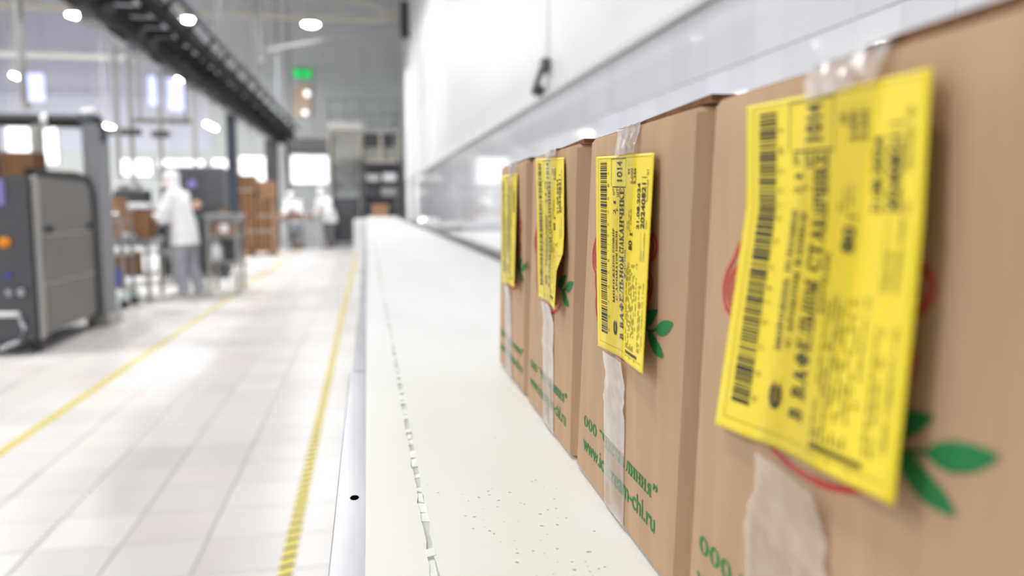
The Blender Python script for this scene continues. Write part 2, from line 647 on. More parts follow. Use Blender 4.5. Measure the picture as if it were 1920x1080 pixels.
# white trunking on the wall beyond the conveyor
mb = MB().box(.60, WX - .001, -.9, 6.05, .96, 1.022, bev=.008).box(.66, WX - .001, -.9, 6.0, .90, .96)
for y in (-.5, 1.5, 3.5, 5.5):
    mb.prism([(.68, .9), (WX - .001, .9), (WX - .001, .55)], 'y', y - .02, y + .02)
tag(mb.build('cable_trunking', 'white_gloss'), 'white trunking shelf on the wall just behind the belt conveyor', 'trunking')
tag(MB().box(.62, .86, 9.6, 10.9, .93, 1.06, bev=.03).prism([(.7, .93), (WX - .002, .93), (WX - .002, .7)], 'y', 10.1, 10.3).box(.80, WX - .001, 9.9, 10.6, .95, 1.0).build('wall_bin', 'white_gloss'), 'small white tray on the wall near the far conveyor end', 'tray')

# conduit with a dark latch on the panel seam
c = thing('door_latch', 'grey conduit strip with dark latch on the white wall panels', 'latch', (WX - .009, 5.05, 1.95))
MB().box(-.0015, .0008, -.065, .035, .2, 2.6).build('conduit', 'paint_lightgrey', c)
MB().box(-.05, .0, -.10, -.0, .10, .19, bev=.01).build('latch_body', 'clamp_dark', c)
MB().bar((-.045, -.05, .12), (-.06, .14, -.00), .03, .03).build('lever', 'clamp_dark', c)
MB().box(-.045, .0, .10, .16, -.02, .05, bev=.008).build('keeper', 'clamp_dark', c)

# yellow and black tapes stuck to the floor
ft = MB().box(-.024, .024, YB + .5, 24.5, 0, .0012).build('floor_tape', 'hazard_tape')
ft.location = (-.292, 0, .0002)
tag(ft, 'yellow and black hazard tape on the floor beside the conveyor', 'tape', 'hazard tapes on the floor')
ft = MB().box(-.026, .026, YB + .5, 24.5, 0, .0012).build('floor_tape', 'hazard_tape')
ft.location = (-1.815, 0, .0002)
tag(ft, 'yellow hazard tape on the floor along the machines', 'tape', 'hazard tapes on the floor')


# ------------------------------------------------------------------ lettering
_cache = {}
_fc = bpy.data.curves.new('type', 'FONT')
_fc.resolution_u = 3
_fo = bpy.data.objects.new('type', _fc)
COL.objects.link(_fo)


def sans(txt, bold=0.0):
    """outline of a line of sans lettering as flat polygons, scaled to a 1 x 1 square"""
    k = (txt, bold)
    if k not in _cache:
        _fc.body = txt
        _fc.offset = bold
        dg = bpy.context.evaluated_depsgraph_get()
        dg.update()
        me = bpy.data.meshes.new_from_object(_fo.evaluated_get(dg))
        vs = [(v.co.x, v.co.y) for v in me.vertices]
        fs = [tuple(p.vertices) for p in me.polygons]
        bpy.data.meshes.remove(me)
        _cache[k] = norm(vs, fs)
    return _cache[k]


def norm(vs, fs):
    x0, x1 = min(v[0] for v in vs), max(v[0] for v in vs)
    y0, y1 = min(v[1] for v in vs), max(v[1] for v in vs)
    return ([((v[0] - x0) / (x1 - x0), (v[1] - y0) / (y1 - y0)) for v in vs], fs, (x1 - x0) / (y1 - y0))


# a small bold roman face: thick stems, thin bars, slab serifs (cap height 1)
TK, TN, SF = .235, .10, .10
E0 = dict
GL = {
    'В': (.80, [('v', .2, 1, 1), ('e', .40, .755, .26, .245, -90, 90), ('e', .42, .26, .32, .26, -90, 90), ('h', .96, .2, .42), ('h', .5, .2, .42), ('h', .04, .2, .42)]),
    'А': (.92, [('d', .16, 0, .47, 1, TN), ('d', .72, 0, .45, 1, TK), ('h', .3, .28, .64), ('s', .14, 0), ('s', .75, 0)]),
    'Ф': (1.0, [('v', .5, 1, 1), ('e', .5, .52, .46, .3, 0, 360)]),
    'Е': (.78, [('v', .2, 1, 1), ('h', .96, .2, .7), ('h', .04, .2, .72), ('h', .5, .2, .55), ('t', .69, .96, -.22), ('t', .71, .04, .24), ('q', .55, .5)]),
    'Л': (.90, [('v', .68, 1, 1), ('d', .2, .05, .36, .98, TN), ('h', .96, .28, .68), ('b', .14, .09)]),
    'Ь': (.80, [('v', .2, 1, 1), ('e', .40, .27, .34, .27, -90, 90), ('h', .5, .2, .42), ('h', .04, .2, .42)]),
    'Н': (.98, [('v', .2, 1, 1), ('v', .76, 1, 1), ('h', .5, .2, .76)]),
    'О': (.90, [('e', .45, .5, .41, .52, 0, 360)]),
    'М': (1.1, [('v', .2, 1, 1, TN), ('v', .9, 1, 1), ('d', .2, 1, .55, .05, TK), ('d', .55, .05, .88, 1, TN)]),
    'С': (.82, [('e', .46, .5, .42, .52, 30, 330), ('t', .80, .70, .26), ('t', .81, .16, .14)]),
    'Т': (.84, [('v', .42, 0, 1), ('h', .96, .08, .76), ('t', .09, .96, -.26), ('t', .75, .96, -.26)]),
    'К': (.94, [('v', .2, 1, 1), ('d', .28, .45, .70, 1, TN), ('d', .40, .55, .78, 0, TK), ('s', .72, 1), ('s', .80, 0)]),
    'Ч': (.92, [('v', .72, 1, 1), ('v', .2, 1, 0, TK, .55, 1), ('e', .45, .62, .33, .22, 180, 300), ('h', .42, .4, .72)]),
    'И': (.98, [('v', .2, 1, 1), ('v', .76, 1, 1), ('d', .2, .1, .76, .9, TN)]),
    'Р': (.76, [('v', .2, 1, 1), ('e', .40, .71, .30, .29, -90, 90), ('h', .96, .2, .42), ('h', .44, .2, .42)]),
    'Ж': (1.2, [('v', .6, 1, 1), ('d', .15, 0, .55, .55, TK), ('d', 1.05, 0, .65, .55, TK), ('d', .18, 1, .55, .48, TN), ('d', 1.02, 1, .65, .48, TN), ('s', .15, 0), ('s', 1.05, 0), ('s', .2, 1), ('s', 1.0, 1)]),
    'П': (.96, [('v', .2, 1, 1), ('v', .74, 1, 1), ('h', .96, .2, .74)]),
    'Б': (.80, [('v', .2, 1, 1), ('h', .96, .2, .66), ('t', .66, .96, -.2), ('e', .40, .28, .34, .28, -90, 90), ('h', .53, .2, .42), ('h', .04, .2, .42)]),
    'У': (.90, [('d', .18, 1, .50, .32, TK), ('d', .74, 1, .36, 0, TN), ('s', .17, 1), ('s', .74, 1), ('b', .30, .06)]),
    'Я': (.86, [('v', .66, 1, 1), ('e', .46, .71, .30, .29, 90, 270), ('h', .96, .44, .66), ('h', .44, .44, .66), ('d', .18, 0, .50, .46, TK), ('s', .16, 0)]),
    'а': (.78, [('v', .56, 0, 1, TK, 0, .62), ('e', .38, .70, .26, .26, 0, 150), ('e', .36, .26, .28, .26, 0, 360)]),
    'г': (.66, [('v', .2, 1, 1), ('h', .96, .2, .6), ('t', .59, .96, -.25)]),
    '“': (.50, [('b', .14, .92), ('b', .36, .92), ('d', .10, .94, .20, 1.08, TN), ('d', .32, .94, .42, 1.08, TN)]),
    '”': (.50, [('b', .14, .96), ('b', .36, .96), ('d', .18, .94, .08, .80, TN), ('d', .40, .94, .30, .80, TN)]),
    ' ': (.45, []),
}


def roman(txt):
    k = ('roman', txt)
    if k in _cache:
        return _cache[k]
    vs, fs = [], []

    def quad(*p):
        o = len(vs)
        vs.extend(p)
        fs.append(tuple(range(o, o + len(p))))
    x = 0
    for ch in txt:
        adv, prims = GL[ch]

        def rect(a, b, c, d): quad((x + a, c), (x + b, c), (x + b, d), (x + a, d))
        for p in prims:
            if p[0] == 'v':
                w = p[4] if len(p) > 4 else TK
                y0 = p[5] if len(p) > 5 else 0
                y1 = p[6] if len(p) > 6 else 1
                rect(p[1] - w / 2, p[1] + w / 2, y0, y1)
                if p[3] and y0 == 0: rect(p[1] - w / 2 - SF, p[1] + w / 2 + SF, 0, TN)
                if p[2] and y1 == 1: rect(p[1] - w / 2 - SF, p[1] + w / 2 + SF, 1 - TN, 1)
            elif p[0] == 'h': rect(p[2], p[3], p[1] - TN / 2, p[1] + TN / 2)
            elif p[0] == 's': rect(p[1] - .14, p[1] + .14, p[2] if p[2] == 0 else 1 - TN, TN if p[2] == 0 else 1)
            elif p[0] == 't': rect(p[1] - .04, p[1] + .04, min(p[2], p[2] + p[3]), max(p[2], p[2] + p[3]))
            elif p[0] == 'q': rect(p[1] - .035, p[1] + .035, p[2] - .12, p[2] + .12)
            elif p[0] == 'b': quad(*[(x + p[1] + .09 * math.cos(t), p[2] + .09 * math.sin(t)) for t in [math.pi / 4 * k for k in range(8)]])
            elif p[0] == 'd':
                w = p[5] / 2 * 1.08
                quad((x + p[1] - w, p[2]), (x + p[1] + w, p[2]), (x + p[3] + w, p[4]), (x + p[3] - w, p[4]))
            elif p[0] == 'e':
                _, cx, cy, rx, ry, a0, a1 = p
                n = max(8, int(abs(a1 - a0) / 18))
                for i in range(n):
                    t0, t1 = R(a0 + (a1 - a0) * i / n), R(a0 + (a1 - a0) * (i + 1) / n)
                    P = []
                    for t, inner in ((t0, 0), (t1, 0), (t1, 1), (t0, 1)):
                        ex, ey = (rx, ry) if not inner else (rx - TK, ry - TN)
                        P.append((x + cx + ex * math.cos(t), cy + ey * math.sin(t)))
                    quad(*P)
        x += adv + .04
    _cache[k] = norm(vs, fs)
    return _cache[k]


# ------------------------------------------------------------------ the row of cartons
PF = Vector((.181, 1.103, ZB))
DF = Vector((-.0178, -.99984, 0))
NF = Vector((-.99984, .0178, 0))
HB = .2755


def FP(s, z, off=0.0):
    return PF + DF * s + Vector((0, 0, z)) + NF * off


def lerp(a, b, t):
    return a + (b - a) * t


def rows_at(rows, v):
    """rows of (v, left, right), v falling; smooth interpolation down the label"""
    for i in range(len(rows) - 1):
        a, b = rows[i], rows[i + 1]
        if v >= b[0] - 1e-6:
            t = (a[0] - v) / (a[0] - b[0])
            if len(rows) > 2:
                t = t * t * (3 - 2 * t) * .5 + t * .5
            return [tuple(lerp(p, q, t) for p, q in zip(a[k], b[k])) for k in (1, 2)]
    return rows[-1][1], rows[-1][2]


LABELS = {
    1: [(1, (.0298, .2639, .001), (.1652, .2628, .002)), (0, (.0449, .1199, .002), (.1905, .1285, .010))],
    2: [(1, (.2764, .2729, .001), (.4126, .2667, .002)), (.5, (.2889, .1995, .0015), (.4233, .1989, .004)), (.38, (.2907, .1818, .0015), (.4262, .1827, .0055)),
        (.25, (.2925, .1635, .0015), (.421, .1668, .010)), (0, (.2999, .1301, .002), (.4131, .1311, .010))],
    3: [(1, (.5158, .2611, .001), (.6562, .2553, .004)), (.5, (.522, .1945, .0015), (.6564, .1934, .0065)), (0, (.5351, .1198, .003), (.6569, .1237, .009))],
    4: [(1, (.7688, .2683, .001), (.8965, .264, .006)), (.62, (.7717, .2236, .0012), (.8989, .2195, .008)), (.4, (.7644, .1882, .002), (.8973, .1906, .008)),
        (0, (.7521, .1198, .0045), (.8939, .1335, .009))],
}


def label_pt(k, u, v, extra=0.0):
    l, r = rows_at(LABELS[k], v)
    e = u ** 2.0                                    # the curl comes in towards the free edge
    off = lerp(l[2], r[2], e)
    # held down a little under the tape
    off -= .55 * (off - .001) * math.exp(-((u - .42) / .16) ** 2)
    return lerp(l[0], r[0], u), lerp(l[1], r[1], u), off + extra


def flat_map(geo, fn, name, m, parent):
    """lay 2-D polygons on a curved surface"""
    mb = MB()
    for vs, fs in geo:
        mb.add([fn(a, b) for a, b in vs], fs)
    me = bpy.data.meshes.new(name)
    me.from_pydata(mb.v, [], mb.f)
    me.materials.append(MATS[m])
    return link(name, me, parent)


def label_print():
    """all the ink on a label in label units: u across, v up; the lines read upwards"""
    big, fine = [], []

    def line(geo, u_l, u_r, v0, v1, out=big):
        vs, fs, _ = geo
        out.append(([(u_r - y * (u_r - u_l), v0 + x * (v1 - v0)) for x, y in vs], fs))

    def rect(u0, u1, v0, v1, out=big):
        n = max(1, int(abs(v1 - v0) / .03), int(abs(u1 - u0) / .05))
        for i in range(n):
            if abs(v1 - v0) > abs(u1 - u0):
                a, b = lerp(v0, v1, i / n), lerp(v0, v1, (i + 1) / n)
                out.append(([(u0, a), (u1, a), (u1, b), (u0, b)], [(0, 1, 2, 3)]))
            else:
                a, b = lerp(u0, u1, i / n), lerp(u0, u1, (i + 1) / n)
                out.append(([(a, v0), (b, v0), (b, v1), (a, v1)], [(0, 1, 2, 3)]))
    rnd = random.Random(5)
    # frame
    rect(.06, .975, .9745, .977)
    rect(.06, .96, .053, .0555, fine)
    rect(.06, .063, .055, .975, fine)
    # bar code
    v = .106
    while v < .945:
        w = rnd.choice([.0035, .0035, .0055, .008, .012])
        rect(.10, .222, v, min(v + w, .947))
        v += w + rnd.choice([.003, .0035, .005, .0075])
    for i in range(14):
        line(sans('0123456789'[rnd.randrange(10)]), .238, .262, .12 + i * .058, .134 + i * .058, fine)
    # number box
    rect(.305, .565, .966, .971); rect(.33, .57, .815, .820)
    rect(.305, .309, .82, .966); rect(.562, .566, .82, .966, fine)
    line(sans('1014', .03), .405, .497, .842, .950)
    line(sans('25', .02), .602, .634, .874, .905)
    line(sans('2,000', .02), .655, .694, .831, .907)
    line(sans('2,266', .02), .706, .747, .831, .907)
    for uu in (.618, .674, .726):
        rect(uu - .006, uu + .006, .922, .926, fine)
    line(sans('21.08.2024', .028), .775, .822, .650, .838)
    line(sans('20240821', .028), .845, .908, .655, .839)
    line(sans('Бригада', 0), .918, .950, .765, .852)
    line(sans('01', .01), .918, .943, .872, .896)
    rect(.845, .918, .860, .864)
    line(sans('зона'), .925, .948, .655, .692, fine)
    line(sans('80', .03), .640, .708, .528, .590)
    line(roman('г'), .662, .708, .612, .640)
    line(roman('В ВАФЕЛЬНОМ СТАКАНЧИКЕ'), .452, .538, .112, .812)
    line(roman('МОРОЖЕНОЕ ПЛОМБИР'), .328, .360, .246, .634)
    line(roman('С АРОМАТОМ ВАНИЛИ'), .384, .416, .258, .624)
    line(roman('ФЛОУПАК'), .556, .585, .358, .527)
    line(sans('ШТ', .02), .330, .362, .782, .812)
    line(sans('2'), .340, .385, .700, .722)
    line(sans('1'), .345, .385, .745, .757)
    line(sans('г', .02), .400, .425, .715, .728)
    line(sans('ШТ', .02), .400, .440, .775, .812)
    line(sans('Партия'), .866, .892, .468, .545)
    line(sans('Номер смены'), .905, .935, .468, .640)
    rect(.855, .858, .46, .64, fine)
    line(sans('Срок годности 1 год'), .925, .952, .120, .365)
    # emblem
    for (a0, a1) in ((20, 340),):
        pts = []
        for i in range(18):
            t0, t1 = R(a0 + (a1 - a0) * i / 18), R(a0 + (a1 - a0) * (i + 1) / 18)
            big.append(([(.366 + .034 * math.sin(t0), .150 + .032 * math.cos(t0)), (.366 + .034 * math.sin(t1), .150 + .032 * math.cos(t1)),
                         (.366 + .02 * math.sin(t1), .150 + .018 * math.cos(t1)), (.366 + .02 * math.sin(t0), .150 + .018 * math.cos(t0))], [(0, 1, 2, 3)]))
    for i in range(4):
        rect(.350 + i * .011, .355 + i * .011, .13, .17)
    # fine print too small to read: dashes
    for (u0, u1, v0, v1, step, dens, out) in ((.600, .775, .090, .435, .0270, .70, fine), (.80, .815, .10, .46, .02, .7, fine), (.855, .885, .10, .36, .03, .8, fine),
                                              (.60, .70, .64, .735, .034, .75, fine), (.60, .84, .040, .052, .1, 1, fine)):
        u = u0
        while u <= u1:
            v = v0
            while v < v1:
                w = rnd.uniform(.008, .03)
                if rnd.random() < dens:
                    rect(u, u + .0105, v, min(v + w, v1), out)
                v += w + .006
            u += step
    for i in range(16):                                  # line of small type along the foot
        a = .60 + i * .0165
        rect(a, a + .0115, .064, .080, big)
    return big, fine


PRINT = label_print()


def ribbon(pts, w):
    """flat line of width w through 2-D points"""
    vs, fs = [], []
    for i, p in enumerate(pts):
        a, b = Vector(pts[max(i - 1, 0)]), Vector(pts[min(i + 1, len(pts) - 1)])
        d = (b - a).normalized()
        n = Vector((-d.y, d.x)) * w / 2
        vs += [(p[0] + n.x, p[1] + n.y), (p[0] - n.x, p[1] - n.y)]
    for i in range(len(pts) - 1):
        fs.append((2 * i, 2 * i + 1, 2 * i + 3, 2 * i + 2))
    return vs, fs


def smooth_line(pts, n=5):
    out = []
    P = [pts[0]] + list(pts) + [pts[-1]]
    for i in range(1, len(P) - 2):
        for k in range(n):
            t = k / n
            out.append(tuple(.5 * ((2 * P[i][a]) + (-P[i - 1][a] + P[i + 1][a]) * t + (2 * P[i - 1][a] - 5 * P[i][a] + 4 * P[i + 1][a] - P[i + 2][a]) * t * t
                             + (-P[i - 1][a] + 3 * P[i][a] - 3 * P[i + 1][a] + P[i + 2][a]) * t ** 3) for a in (0, 1)))
    out.append(pts[-1])
    return out


LEAVES = [
    [(.624, .1535), (.6343, .1584), (.642, .161), (.6551, .1626), (.6533, .1593), (.6474, .1542), (.64, .1504), (.630, .1487)],
    [(.6535, .1497), (.6554, .1533), (.6619, .1567), (.671, .1586), (.6812, .1587), (.678, .1547), (.6726, .151), (.6647, .1481), (.6576, .148)],
    [(.637, .1478), (.6439, .1486), (.6504, .1462), (.6591, .1426), (.664, .1397), (.6666, .1359), (.6583, .1349), (.6509, .1357), (.6444, .1392), (.6398, .1436)],
]
STEM = [(.622, .150), (.6335, .1483), (.6400, .1480), (.6465, .1485), (.6545, .1512)]
SCROLLS = [
    [(.628, .222), (.636, .2195), (.642, .2154), (.6408, .2107), (.6395, .2068), (.647, .2063), (.6516, .2023), (.6512, .1974), (.6465, .1925), (.6403, .1912), (.6406, .187), (.6408, .1832),
     (.6448, .1793), (.6443, .1734), (.6403, .1678), (.638, .1624), (.632, .158)],
    [(.630, .2045), (.6409, .2036), (.6452, .2012), (.6454, .1975), (.6414, .195), (.634, .1955)],
    [(.632, .1790), (.6395, .1775), (.6408, .1742), (.6375, .1712), (.631, .1715)],
    [(.530, .2120), (.5215, .2060), (.5156, .1991), (.5097, .1935), (.506, .1858), (.5084, .1773), (.5146, .1735), (.5152, .1703), (.5155, .164), (.5181, .1579), (.5168, .1491), (.5212, .1395), (.530, .132)],
    [(.528, .1985), (.519, .1955), (.5125, .1905), (.5105, .1850), (.5135, .1790), (.519, .1770)],
    [(.530, .193), (.521, .1915), (.516, .1880), (.5155, .1835), (.519, .1800)],
    [(.545, .1275), (.560, .1225), (.575, .1203), (.590, .1202), (.605, .1222), (.622, .1275), (.634, .134)],
    [(.556, .1330), (.570, .1285), (.585, .1270), (.600, .1283), (.616, .133)],
]


def strip_pt(k, s, z, lift):
    """height of tape over whatever is under it: the box face or the label"""
    rows = LABELS[k]
    off = .0004
    top = max(rows[0][1][1], rows[0][2][1])
    bot = min(rows[-1][1][1], rows[-1][2][1])
    if bot - .02 < z < top + .012:
        v = min(1, max(0, (z - bot) / (top - bot)))
        l, r = rows_at(rows, v)
        u = min(1, max(0, (s - l[0]) / (r[0] - l[0])))
        o = label_pt(k, u, v)[2] + .0009
        if z < bot: o *= max(0, 1 - (bot - z) / .02)
        if z > top: o *= max(0, 1 - (z - top) / .012)
        off = max(off, o)
    return off + lift


def make_carton(k, sb, st, tape, label, bulge=.002, setback=0.0, near_lift=(0, 0), cloud=None, crumple=1.0):
    """sb, st: far and near end along the row at the bottom and at the top; tape: (z, s0, s1) from the top down"""
    c = thing('cardboard_box', label, 'box', (0, 0, 0), 0, 'cartons of the row on the belt')
    base = FP((sb[0] + sb[1]) / 2, 0, -.165)
    c.location = base
    D = .325
    rad = .0075
    radn = .0155
    NR = 12
    mb = MB()
    rings = []
    zs = [0, .0045] + [HB * (i + 1) / NR for i in range(NR - 1)] + [HB - .003, HB]
    for i, z in enumerate(zs):
        t = z / HB
        s0, s1 = lerp(sb[0], st[0], t), lerp(sb[1], st[1], t)
        ins = .006 if i == 0 else .002 if i == len(zs) - 1 else 0
        bl = bulge * math.sin(math.pi * t)
        ring = []
        for (cs, cd, a0) in ((s0 + rad, rad, 90), (s1 - radn, radn, 0), (s1 - rad, D - rad, -90), (s0 + rad, D - rad, -180)):
            for q in range(5):
                a = R(a0 + 90 - 90 * q / 4)
                chx, chy = lerp(0, 1, q / 4), lerp(1, 0, q / 4)      # the near front edge is a flat crease
                r = radn if a0 == 0 else rad
                x = cs + r * (chx if a0 == 0 else math.cos(a))
                y = cd - r * (chy if a0 == 0 else math.sin(a))
                x += (ins if x < (s0 + s1) / 2 else -ins)
                y += (ins if y < D / 2 else -ins)
                if abs(y) > .02 and abs(y - D) > .02 or True:
                    w = math.sin(math.pi * min(1, max(0, y / D)))
                    x += bl * w * (1 if x > (s0 + s1) / 2 else -1)
                ring.append(FP(x, z, setback - y) - base)
        rings.append(ring)
    n = len(rings[0])
    vs = [v for r in rings for v in r]
    fs = []
    for i in range(len(rings) - 1):
        for q in range(n):
            q2 = (q + 1) % n
            fs.append((i * n + q, i * n + q2, (i + 1) * n + q2, (i + 1) * n + q))
    fs.append(tuple(range(n)))
    fs.append(tuple(range((len(rings) - 1) * n, len(rings) * n)))
    mb.add(vs, fs)
    mb.build('body', 'cardboard', c, True)
    # top flaps: two slabs meeting in the middle, the near one sprung up a little
    mid = (st[0] + st[1]) / 2
    for (a, b, lf, nm) in ((st[0] + .003, mid - .001, (.0002, .0002), 'flap'), (mid + .001, st[1] - .004, near_lift, 'flap')):
        f = MB()
        th = .0034
        for (z0, z1) in ((HB - .0030, HB - .0030 + th),):
            P = []
            for dz in (z0, z1):
                P += [FP(a, dz + lf[0], -.003) - base, FP(b, dz + lf[1], -.003) - base, FP(b, dz + lf[1], -D + .004) - base, FP(a, dz + lf[0], -D + .004) - base]
            f.add(P, [(3, 2, 1, 0), (4, 5, 6, 7)], 0)
            f.add(P, [(0, 1, 5, 4), (1, 2, 6, 5), (2, 3, 7, 6), (3, 0, 4, 7)], 1)
        f.build(nm, ['cardboard', 'cardboard_edge'], c)
    # printing on the board, shared layout: shifted along the row
    sh = (sb[0] + st[0]) / 2 - (.4533 + .494) / 2
    if k == 4: sh = .2425
    lean = ((st[0] - sb[0]) + (st[1] - sb[1])) / 2 / HB - .1

    def on(a, b, off=.00035):
        return FP(a + sh, b, setback + off) - base
    geo = []
    vs, fs, _ = roman('ООО “Ч')
    geo.append(([(lerp(.4845, .552, x), lerp(.0450, .0552, y)) for x, y in vs], fs))
    vs, fs, _ = roman('ИСТаЯ')
    geo.append(([(lerp(.5545, .5945, x), lerp(.0450, .0530, y)) for x, y in vs], fs))
    vs, fs, _ = roman('ЛИНИЯ')
    geo.append(([(lerp(.5985, .6505, x), lerp(.0450, .0530, y)) for x, y in vs], fs))
    vs, fs, _ = roman('”')
    geo.append(([(lerp(.6525, .6615, x), lerp(.0515, .0560, y)) for x, y in vs], fs))
    vs, fs, _ = sans('www.icecream-chl.ru', .012)
    geo.append(([(lerp(.4825, .6575, x), lerp(.0246, .0376, y)) for x, y in vs], fs))
    flat_map(geo, on, 'printed_lettering', 'green_ink', c)
    for lf in LEAVES:
        pts = smooth_line(lf + [lf[0]], 4)[:-1]
        flat_map([(pts, [tuple(range(len(pts)))])], on, 'printed_leaf', 'leaf_ink', c)
    flat_map([ribbon(smooth_line(STEM), .0016)], on, 'printed_stem', 'leaf_ink', c)
    flat_map([ribbon(smooth_line(s_, 6), .0026) for s_ in SCROLLS], on, 'printed_ornament', 'red_ink', c)
    # label
    nu, nv = 22, 40
    mb = MB()
    vs = []
    for j in range(nv + 1):
        for i in range(nu + 1):
            vs.append(FP(*label_pt(k, i / nu, j / nv, setback)) - base)
    mb.add(vs, [(j * (nu + 1) + i, j * (nu + 1) + i + 1, (j + 1) * (nu + 1) + i + 1, (j + 1) * (nu + 1) + i) for j in range(nv) for i in range(nu)])
    lab = mb.build('label', 'label_yellow', c, True)
    lab['label'] = 'yellow paper label with bar code and black lettering'
    sol = lab.modifiers.new('paper', 'SOLIDIFY')
    sol.thickness = .0002
    sol.offset = -1
    for geo, nm, m in ((PRINT[0], 'label_print', 'ink'), (PRINT[1], 'label_fine_print', 'ink_grey')):
        o = flat_map(geo, lambda a, b: FP(*label_pt(k, a, b, setback + .0003)) - base, nm, m, lab)
        if nm == 'label_fine_print':
            o['kind'] = 'stuff'
    # packing tape: over the top, down the front
    rnd = random.Random(k * 7)
    nz = 90
    nsx = 14
    ztop = HB + .0006
    prof = []
    for q in range(7):                                   # run over the lid
        prof.append(('top', -.10 + q * .0155))
    z = HB
    mb = MB()
    vs = []
    ph = [rnd.uniform(0, 6) for _ in range(8)]
    rowsn = 0
    topw = tape[0]
    for kind, y in prof:
        for i in range(nsx + 1):
            u = i / nsx
            s = lerp(topw[1], topw[2], u)
            vs.append(FP(s, ztop + .0004 + near_lift[0] * (1 if u > .5 else 0), y + setback) - base)
        rowsn += 1
    n_top = rowsn
    for j in range(nz + 1):
        z = lerp(HB + .001, .004, j / nz)
        # tape edges interpolated from its control rows
        for a, b in zip(tape[:-1], tape[1:]):
            if z >= b[0] or b is tape[-1]:
                t = min(1, max(0, (a[0] - z) / (a[0] - b[0])))
                s0, s1 = lerp(a[1], b[1], t), lerp(a[2], b[2], t)
                break
        below = 1.0 if z < LABELS[k][-1][1][1] - .004 else 0.0
        over = 1.0 if z > LABELS[k][0][1][1] else 0.0
        for i in range(nsx + 1):
            u = i / nsx
            s = lerp(s0, s1, u)
            wr = .00022 * math.sin(u * 21 + ph[0] + 2.2 * math.sin(z * 30 + ph[1])) + .00016 * math.sin(u * 43 + z * 55 + ph[2])
            wr *= (1 + 2.4 * over - .35 * below)
            if below:
                wr += crumple * .0018 * max(0, math.sin(z * 95 + u * 7 + ph[3])) * max(0, math.sin(u * 5.2 + z * 60 + ph[4])) * (.4 + .6 * math.sin(u * math.pi))
                wr += crumple * .0022 * math.exp(-((z - .088) / .010) ** 2) * abs(math.sin(u * 6 + z * 260 + ph[6]))
                s += crumple * .0012 * math.sin(z * 130 + ph[5]) * (u - .5)
            vs.append(FP(s, z, strip_pt(k, s, z, setback + .0003) + wr + .0002) - base)
        rowsn += 1
    w = nsx + 1
    zc = cloud if cloud is not None else LABELS[k][-1][1][1]
    for j in range(rowsn - 1):
        zj = HB if j < n_top else lerp(HB, .004, (j - n_top) / nz)
        mi = (2 if zj < .056 and k != 4 else 1) if zj < zc else (2 if zj > LABELS[k][0][1][1] - .002 else 0)
        mb.add([], [])
        for i in range(nsx):
            mb.f.append((j * w + i, j * w + i + 1, (j + 1) * w + i + 1, (j + 1) * w + i))
            mb.mi.append(mi)
    mb.v = [tuple(v) for v in vs]
    tp = mb.build('packing_tape', ['tape_clear', 'tape_loose' if k == 4 else 'tape_cloudy', 'tape_film'], c, True)
    tp['label'] = 'clear wrinkled packing tape down the middle'
    return c


make_carton(1, (0.0, .2160), (.020, .2315), [(HB, .105, .152), (.20, .085, .135), (.11, .065, .112), (0, .070, .120)],
            'brown carton with yellow label, farthest of the four in the row', near_lift=(.001, .002), crumple=.4)
make_carton(2, (.2185, .4515), (.2535, .4690), [(HB, .334, .382), (.20, .325, .374), (.12, .318, .368), (0, .320, .371)],
            'brown carton whose label bulges at its edge, second farthest in the row', near_lift=(.001, .003), crumple=.45)
make_carton(3, (.4545, .7045), (.495, .7250), [(HB, .572, .620), (.20, .563, .612), (.115, .551, .597), (.07, .547, .597), (0, .549, .598)],
            'brown carton with sharp readable yellow label between blurred cartons', near_lift=(.002, .0045), crumple=.7)
make_carton(4, (.7075, .952), (.7280, .968), [(HB, .822, .870), (.20, .812, .862), (.122, .795, .845), (.10, .787, .846), (.075, .780, .848), (.03, .784, .846), (0, .79, .845)],
            'nearest and largest brown carton at the right with crumpled loose tape', near_lift=(.0035, .0045), crumple=1.1)

# the carton riding far away on the conveyor
fb = thing('cardboard_box', 'small brown carton riding alone at the far conveyor end', 'box', (.235, 14.95, ZB))
MB().box(-.145, .145, -.12, .12, 0, .24, bev=.006).build('body', 'cardboard_far', fb)
for s_ in (-1, 1):
    MB().box(min(0, s_ * .143), max(0, s_ * .143), -.118, .118, .2402, .244).build('flap', 'cardboard_far', fb)


# ------------------------------------------------------------------ lamps
def lamp_proto():
    t = thing('highbay_lamp', '', 'lamp')
    MB().lathe([(.05, .16), (.10, .15), (.17, .09), (.20, .03), (.205, 0), (.195, 0)], n=24).build('housing', 'paint_lightgrey', t, True)
    MB().lathe([(.02, -.05), (.12, -.045), (.17, -.025), (.192, .004), (.19, .01)], n=24).build('diffuser', 'lamp_glow', t, True)
    MB().tube([(0, 0, .15), (0, 0, 3.0)], .012, 6).build('hanger', 'paint_mid', t)
    return t


